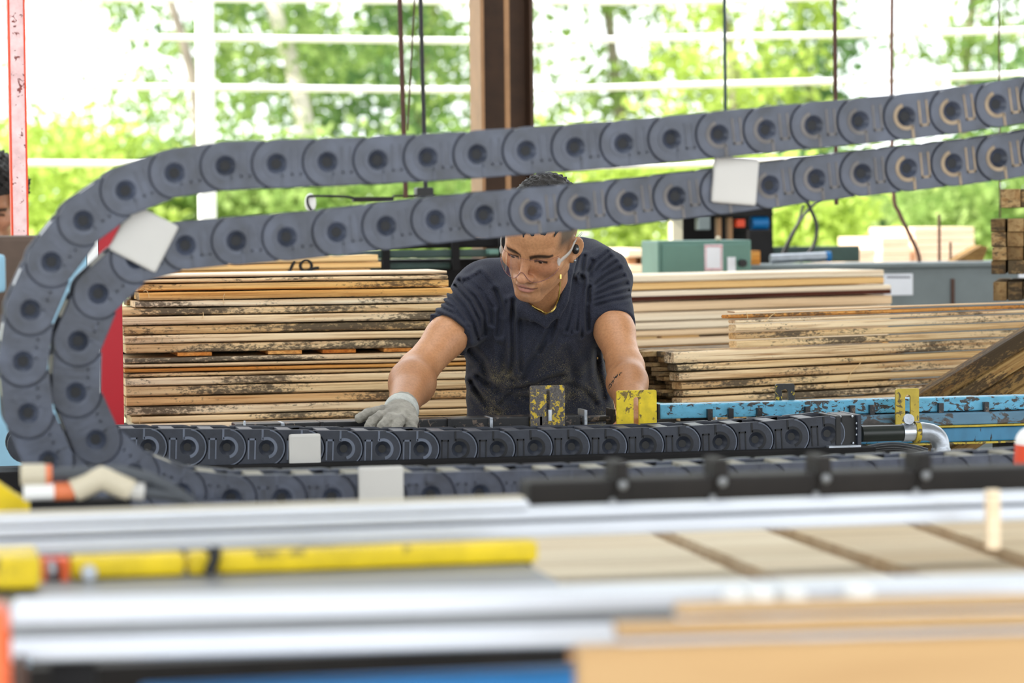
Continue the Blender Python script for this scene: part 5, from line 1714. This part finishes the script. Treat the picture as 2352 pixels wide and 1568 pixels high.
def shirt(p):
    g = .004
    d = torso(p, g)
    d = smin(d, cap(p, Lc(1165, 712, 6.60), Lc(1320, 700, 6.62), .066), .05)
    d = smin(d, ell(p, Lc(1245, 745, 6.57), (.085, .05, .06)), .04)
    rg = np.full(len(p), 1e9, np.float32)
    for a_, b_ in zip(COLLAR[:-1], COLLAR[1:]): rg = np.minimum(rg, cap(p, a_, b_, .013))
    d = smin(d, rg, .045)
    for S, E, te, r0, r1 in ((SR, ER, .50, .064, .0555), (SL, EL, .50, .066, .0500)):
        e = S + (E - S) * (te + .12)
        s_ = smax(cap(p, S, e, r0, r1), sleeve_cut(p, S, E, te), .004)
        d = smin(d, s_, .022)
    q = p[:, [0, 2]]
    near = np.abs(d) < .016
    if near.any():
        qq = q[near]
        disp = np.zeros(len(qq), np.float32)
        for pl, w_, a_ in FOLD:
            pa = f32(pl); mg = 4.5 * w_
            ix = np.nonzero((qq[:, 0] > pa[:, 0].min() - mg) & (qq[:, 0] < pa[:, 0].max() + mg) & (qq[:, 1] > pa[:, 1].min() - mg) & (qq[:, 1] < pa[:, 1].max() + mg))[0]
            if len(ix) == 0: continue
            dd = line2d(qq[ix], pl)
            disp[ix] += a_ * np.exp(-(dd / w_) ** 2) - .45 * a_ * np.exp(-((dd - 2.1 * w_) / (1.1 * w_)) ** 2)
        disp = .0095 * np.tanh(disp / .0095)
        # loose cloth ripples
        disp += .0016 * np.sin(qq[:, 0] * 95 + 3 * np.sin(qq[:, 1] * 31)) * np.sin(qq[:, 1] * 44 + 2 * np.sin(qq[:, 0] * 23))
        vv = poly2d(qq, VNECK)
        disp *= np.clip((vv - .006) / .03, 0, 1)
        d[near] += disp
    v = poly2d(q, VNECK)
    col_ = np.where((v > 0) & (v < .011), .0022, 0)
    d = d - col_ * (p[:, 1] < NB[1] + .05)
    hole = np.maximum(v, p[:, 1] - (NB[1] + .03))
    d = smax(d, -hole, .0015)
    return d


def hand(p, chain_):
    d = None
    for pts, r0, r1 in chain_:
        n = len(pts) - 1
        for i in range(n):
            c = cap(p, pts[i], pts[i + 1], r0 + (r1 - r0) * i / n, r0 + (r1 - r0) * (i + 1) / n)
            d = c if d is None else smin(d, c, .0035)
    return d


def glove_f(p):
    G = [([(905, 946, 6.17), (876, 944, 6.14), (846, 950, 6.11), (826, 960, 6.09)], .0136, .0112),
         ([(903, 952, 6.14), (876, 956, 6.09), (856, 968, 6.06), (849, 979, 6.05)], .0136, .0116),
         ([(909, 957, 6.12), (893, 964, 6.06), (880, 979, 6.04), (877, 990, 6.04)], .0138, .0118),
         ([(922, 959, 6.11), (915, 968, 6.05), (909, 985, 6.035), (907, 997, 6.04)], .0138, .0118),
         ([(938, 950, 6.16), (948, 964, 6.11), (944, 982, 6.08), (936, 994, 6.07)], .0140, .0118)]
    d = hand(p, [([Lc(*q) for q in pts], a, b) for pts, a, b in G])
    d = smin(d, ell(p, Lc(916, 949, 6.15), (.036, .044, .024)), .010)
    d = smin(d, cap(p, WR, Lc(920, 945, 6.17), .034, .030), .012)
    return d + .0009 * np.sin(p[:, 0] * 420) * np.sin(p[:, 2] * 420)


def cuff_f(p):
    a, b = WR + (ER - WR) * -.06, WR + (ER - WR) * -.20
    ax = f32((b - a) / np.linalg.norm(b - a))
    t_ = (p - f32(a)) @ ax
    L = float(np.linalg.norm(b - a))
    d = cap(p, a - ax * .02, b + ax * .02, .0400, .0375)
    return smax(d, np.maximum(-t_, t_ - L), .004)


LH = [([(1440, 968, 6.27), (1432, 985, 6.24), (1428, 1000, 6.22), (1428, 1010, 6.225)], .0098, .0080), ([(1448, 972, 6.25), (1446, 990, 6.22), (1446, 1004, 6.21), (1447, 1012, 6.215)], .0100, .0082),
      ([(1456, 972, 6.25), (1458, 990, 6.22), (1461, 1003, 6.215), (1462, 1010, 6.22)], .0098, .0082), ([(1464, 968, 6.26), (1470, 984, 6.235), (1474, 996, 6.23), (1475, 1003, 6.23)], .0092, .0078),
      ([(1438, 958, 6.29), (1424, 970, 6.27), (1416, 980, 6.255), (1413, 986, 6.25)], .0108, .0085)]
LH = [([Lc(*q) for q in pts], a, b) for pts, a, b in LH]


def arms(p):
    d = limb(p, SR, ER, WR, .047, .0415, .0475, .0325, (0, -.004, .004))
    l_ = limb(p, SL, EL, WL, .0465, .0400, .0415, .0295, (0, -.006, .0))
    # crease inside the left elbow
    l_ = smax(l_, -cap(p, Lc(1419, 812, 6.405), Lc(1404, 836, 6.40), .006), .014)
    l_ = smin(l_, ell(p, Lc(1450, 966, 6.265), (.034, .036, .019)), .015)
    l_ = smin(l_, hand(p, LH), .006)
    return np.minimum(d, l_)


def body(p):
    d = smin(arms(p), torso(p, -.016), .03)
    d = smin(d, cap(p, HD.out((0, .028, -.04)), NB + f32((.006, .02, .005)), .0480, .052), .03)
    d = smin(d, ell(p, NB + f32((-.004, .035, -.03)), (.060, .045, .045)), .03)
    # neck tendon
    d = smin(d, cap(p, HD.out((.046, .02, -.06)), NB + f32((.004, -.022, -.020)), .012, .009), .02)
    near = np.linalg.norm(p - HD.c, axis=1) < .24
    if near.any(): d[near] = smin(d[near], HD.f(p[near]), .016)
    return d


def body_colour(V):
    c = HD.colour(V, SKIN)
    # forearms a little darker and ruddier than the upper arms
    for E, W_ in ((ER, WR), (EL, WL)):
        ab = f32(W_ - E)
        t_ = ((V - f32(E)) @ ab) / float(ab @ ab)
        r = np.linalg.norm(V - f32(E) - np.clip(t_, 0, 1)[:, None] * ab, axis=1)
        w_ = (np.clip((t_ + .1) / .4, 0, 1) * (r < .08))[:, None] * .55
        c = c * (1 - w_) + f32((.37, .165, .070)) * w_
    return c


PB = np.array((HIP[0], HIP[1], 0.0))
wpos = R0 * PB[0] + F0 * PB[1]
person = empty('person', 'worker in a dark blue T-shirt leaning over the line, looking down', 'person', (wpos[0], wpos[1], 0), -YAW)
LO, HI = f32((-.42, 5.98, .90)), f32((.36, 6.96, 1.62))
bd = sdf_obj('body', body, f32((-.36, 6.10, .95)), f32((.34, 6.94, 1.58)), .0027, M['skin'], person, PB, body_colour)
sdf_obj('t_shirt', shirt, f32((-.30, 6.36, .91)), f32((.34, 6.96, 1.46)), .0031, M['jersey'], person, PB, None, 0)
gv = sdf_obj('glove', glove_f, f32((-.38, 5.95, .90)), f32((-.16, 6.27, 1.08)), .0022, M['glove'], person, PB)
sdf_obj('cuff', cuff_f, f32((-.34, 6.05, .92)), f32((-.15, 6.34, 1.12)), .0025, M['cuff'], gv, PB)


def trousers(p):
    d = ecap(p, HIP + f32((0, 0, .03)), HIP + f32((0, .01, -.10)), .118, .125, (1.42, 1, 1))
    for s in (-1, 1):
        hipj = HIP + f32((s * .10, .01, -.10))
        kn_ = np.array((HIP[0] + s * .15, HIP[1] - .03, .50)); an = np.array((HIP[0] + s * .18, HIP[1] + .06, .10))
        d = smin(d, smin(cap(p, hipj, kn_, .090, .066), cap(p, kn_, an, .066, .055), .03), .05)
    return smax(d, p[:, 2] - 1.01, .004)


sdf_obj('trousers', trousers, f32((HIP[0] - .36, HIP[1] - .24, .03)), f32((HIP[0] + .36, HIP[1] + .26, 1.02)), .012, M['jeans'], person, PB)
for s in (-1, 1):
    an = np.array((HIP[0] + s * .18, HIP[1] + .06, .0)) - PB
    m_ = MB().tube([(an[0], an[1], .0), (an[0], an[1], .05), (an[0], an[1], .16)], [.058, .060, .062], 14)
    m_.ball((an[0] + s * .01, an[1] - .09, .04), (.052, .12, .042), 14)
    m_.build('boot', M['boot'], person)

# hair on the crown: short curls in front of the clipped sides
def hair_f(p, head=None, curl=.006, inf=.014, line=.062, seed=0.0):
    H = head or HD
    q = H.to(p)
    d = ell(q, (0, .012, .036), (.0735 + inf * .6, .096 + inf, .090 + inf))
    d += curl * (np.sin(q[:, 0] * 240 + 3 * np.sin(q[:, 2] * 90 + seed)) * np.sin(q[:, 1] * 210 + 2 * np.sin(q[:, 0] * 110)) * np.sin(q[:, 2] * 230 + q[:, 1] * 120))
    edge = line + .006 * np.sin(q[:, 0] * 300) + .004 * np.sin(q[:, 0] * 730 + 1)
    cut = edge - q[:, 2] - .25 * np.clip(q[:, 1] + .06, 0, .2)
    return smax(d, cut, .006) * H.k


hc = HD.out((0, .01, .09))
sdf_obj('hair', hair_f, hc - .15, hc + f32((.15, .15, .12)), .003, M['hair'], person, PB)
for s in (-1, 1):                # eyeballs behind the lids, looking down
    c = HD.out((s * .0318, -.0735, -.003)) - PB
    e_ = MB().ball(c, .0126 * HD.k, 16).build('eye', M['eye'], person)
    gz = HD.R @ f32((-.14, -.93, -.34)); gz /= np.linalg.norm(gz)
    MB().ball(c + gz * .0126 * HD.k * .62, .0062, 12).build('iris', M['iris'], e_)


def local(p): return Vector(np.asarray(p, float) - PB)


def worn(name, label, cat):      # a thing worn by the worker, in the worker's frame
    o = empty(name, label, cat, (wpos[0], wpos[1], 0), -YAW)
    return o


def march(px, py, f, d0=5.9, d1=7.0, lift=.0):
    a, b = Lc(px, py, d0), Lc(px, py, d1)
    n = 440
    t_ = np.linspace(0, 1, n)[:, None]
    pts = f32(a + (b - a) * t_)
    v = f(pts)
    k = int(np.argmax(v < 0)) if (v < 0).any() else n // 2
    return pts[k].astype(float) - (b - a) / np.linalg.norm(b - a) * lift


# safety glasses
gb_ = HD.out((0, -.10, -.02))
sg = worn('safety_glasses', 'clear wraparound safety glasses low on the worker\'s nose', 'glasses')
nu, nv = 48, 12
gv_, gf = [], []
def lens_pt(a, t_):
    r = .088 + .002 * math.cos(a * 2)
    top = .010 - .004 * abs(a)
    bot = -.047 + .024 * math.exp(-(a / .16) ** 2) + .020 * (abs(a) / 1.0) ** 3
    z = top + (bot - top) * t_
    y = -.024 - r * math.cos(a * .98) - .004 * t_ * 1.2 + .003
    return HD.out((r * .92 * math.sin(a * .98), y, z + .002))
for i in range(nu + 1):
    a = -1.05 + 2.1 * i / nu
    for j in range(nv + 1):
        gv_.append(local(lens_pt(a, j / nv)))
for i in range(nu):
    for j in range(nv):
        q = i * (nv + 1) + j
        gf.append((q, q + 1, q + nv + 2, q + nv + 1))
ln = MB().add(gv_, gf, True).build('lens', M['lens'], sg)
for t_, r in ((1.0, .0008), (0.0, .0004)):
    MB().tube([local(lens_pt(-1.05 + 2.1 * i / nu, t_)) for i in range(nu + 1)], r, 6).build('lens_rim', M['lens_edge'], ln)
for s in (-1, 1):
    a = lens_pt(1.05 * s, .45); b = HD.out((s * .081, -.006, .012)); c = HD.out((s * .080, .040, .006))
    pts = [a, (a + b) / 2 + (HD.out((s * .006, 0, .0)) - HD.c), b, c]
    pp = catmull([local(x) for x in pts], 5)
    upv = HD.R @ f32((0, 0, 1)); 
    m_ = MB()
    vs = []
    for i, p_ in enumerate(pp):
        hgt = .0048 * (1 - .5 * i / len(pp))
        vs += [p_ + Vector(upv) * hgt, p_ - Vector(upv) * hgt]
    m_.add(vs, [(2 * i, 2 * i + 1, 2 * i + 3, 2 * i + 2) for i in range(len(pp) - 1)], True)
    tm = m_.build('temple', M['clear_arm'], sg)
    sol = tm.modifiers.new('thickness', 'SOLIDIFY'); sol.thickness = .0022
    h0 = lens_pt(1.0 * s, .45)
    MB().ball(local(h0 + (HD.out((s * .001, .004, 0)) - HD.c)), (.0045, .0045, .0095), 10).build('hinge', M['clear_arm'], sg)

# gold chain, ear stud and earbud
both = lambda p: np.minimum(body(p), shirt(p))
nk = worn('necklace', 'thin gold chain hanging from the worker\'s neck over the collar', 'necklace')
np_ = [march(x, y, both, lift=.005) for x, y in ((1287, 634), (1286, 652), (1285, 672), (1281, 692), (1275, 706), (1267, 715), (1258, 719), (1249, 717), (1243, 713), (1232, 708), (1222, 702))]
MB().tube(catmull([local(p_) for p_ in np_], 5), .0021, 8).build('gold_links', M['gold'], nk)
MB().tube([local(np_[0] + np.array((0, 0, .004))), local(np_[0] - np.array((0, 0, .006)))], .0026, 10).build('clasp', M['gold'], nk)
eb_ = worn('earbud', 'black wireless earbud in the worker\'s left ear', 'earbud')
ep_ = HD.out((.0825, -.004, -.010))
MB().ball(local(ep_), (.0085, .0085, .0115), 14).build('bud_shell', M['black'], eb_)
MB().ball(local(HD.out((.087, -.009, -.006))), (.0035, .0035, .004), 10).build('bud_touch_pad', M['gem'], eb_)
er = worn('ear_stud', 'small grey stone stud in the worker\'s earlobe', 'earring')
MB().ball(local(HD.out((.0815, -.008, -.038))), .0038, 10).build('stone', M['gem'], er)
# tattoo: a short line of black script inside the left forearm
tt = [[(1400, 893), (1399, 886), (1402, 881), (1405, 884), (1403, 890)], [(1405, 880), (1408, 874), (1411, 876), (1408, 882)], [(1407, 878), (1413, 869), (1410, 866)], [(1412, 871), (1415, 864), (1418, 866)], [(1415, 868), (1419, 860)], [(1418, 866), (1422, 860), (1424, 862)], [(1423, 861), (1426, 856), (1429, 857)]]
for stroke in tt:
    MB().tube([local(march(x, y, body, lift=.0002)) for x, y in stroke], .0015, 5).build('tattoo', M['ink'], person)

# ---- second worker at the left margin
H2 = Head(Lc(-34, 474, 8.20), -14, 16, k=1.06)
c2 = H2.c.astype(float)
N2 = c2 + np.array((0, .07, -.17))


def body2(p):
    d = cap(p, H2.out((0, .028, -.04)), N2, .053, .060)
    d = smin(d, cap(p, N2 + f32((-.16, .03, -.07)), N2 + f32((.16, .03, -.07)), .055), .05)
    d = smin(d, ecap(p, N2 + f32((0, .04, -.18)), N2 + f32((0, .08, -.46)), .11, .115, (1.45, 1, 1)), .06)
    for s in (-1, 1):
        e = N2 + f32((s * .25, -.02, -.32)); w_ = N2 + f32((s * .20, -.20, -.42))
        d = smin(d, smin(cap(p, N2 + f32((s * .17, .03, -.08)), e, .048, .040), cap(p, e, w_, .042, .030), .02), .03)
        d = smin(d, ell(p, w_ + f32((0, -.05, -.01)), (.035, .05, .018)), .015)
        for k in range(4): d = smin(d, cap(p, w_ + f32((-.024 + k * .016, -.08, -.01)), w_ + f32((-.028 + k * .018, -.135, -.03)), .0085, .007), .006)
        d = smin(d, cap(p, w_ + f32((-s * .03, -.05, -.01)), w_ + f32((-s * .055, -.09, -.015)), .010, .008), .006)
    near = np.linalg.norm(p - H2.c, axis=1) < .24
    if near.any(): d[near] = smin(d[near], H2.f(p[near]), .016)
    return d


def shirt2(p):
    d = smin(cap(p, N2 + f32((-.16, .03, -.07)), N2 + f32((.16, .03, -.07)), .063), ecap(p, N2 + f32((0, .04, -.18)), N2 + f32((0, .08, -.50)), .118, .124, (1.45, 1, 1)), .06)
    for s in (-1, 1): d = smin(d, cap(p, N2 + f32((s * .17, .03, -.08)), N2 + f32((s * .215, .0, -.22)), .058, .054), .02)
    return smax(d, -cap(p, H2.c, N2 + f32((0, -.02, 0)), .064, .070), .004)


P2 = np.array((c2[0], c2[1] + .14, 0.0))
w2 = R0 * P2[0] + F0 * P2[1]
per2 = empty('person', 'second worker with curly black hair half hidden by the red post', 'person', (w2[0], w2[1], 0), -YAW)
sdf_obj('body', body2, c2 - np.array((.32, .35, .66)), c2 + np.array((.32, .30, .17)), .0050, M['skin'], per2, P2, lambda V: H2.colour(V, (.42, .20, .11), .6, False))
sdf_obj('t_shirt', shirt2, c2 - np.array((.34, .2, .72)), c2 + np.array((.34, .34, -.08)), .008, plain('grey_jersey', srgb(96, 100, 104), .9), per2, P2)


def curls(p):
    q = H2.to(p)
    d = ell(q, (0, .018, .052), (.120, .126, .100))
    d = smin(d, ell(q, (0, .05, .0), (.098, .085, .095)), .03)
    d += .010 * np.sin(q[:, 0] * 150 + 2 * np.sin(q[:, 2] * 70)) * np.sin(q[:, 1] * 140 + 2 * np.sin(q[:, 0] * 60)) * np.sin(q[:, 2] * 150 + 2 * np.sin(q[:, 1] * 80)) + .004 * np.sin(q[:, 0] * 420) * np.sin(q[:, 2] * 400 + q[:, 1] * 90)
    face = np.maximum(q[:, 2] - .052, np.maximum(q[:, 1] - .005, np.abs(q[:, 0]) - .085))
    return smax(d, -face, .008) * H2.k


sdf_obj('hair', curls, c2 - np.array((.19, .2, .16)), c2 + np.array((.19, .24, .22)), .0045, M['hair'], per2, P2)
legs2 = MB()
for s in (-1, 1):
    q = N2 - P2
    MB().tube([(q[0] + s * .09, q[1] + .08, q[2] - .46), (q[0] + s * .10, q[1] + .07, .45), (q[0] + s * .11, q[1] + .09, .07)], [.10, .07, .058], 12).build('trouser_leg', M['jeans'], per2)
    MB().ball((q[0] + s * .11, q[1] + .03, .045), (.05, .13, .045), 12).build('boot', M['boot'], per2)
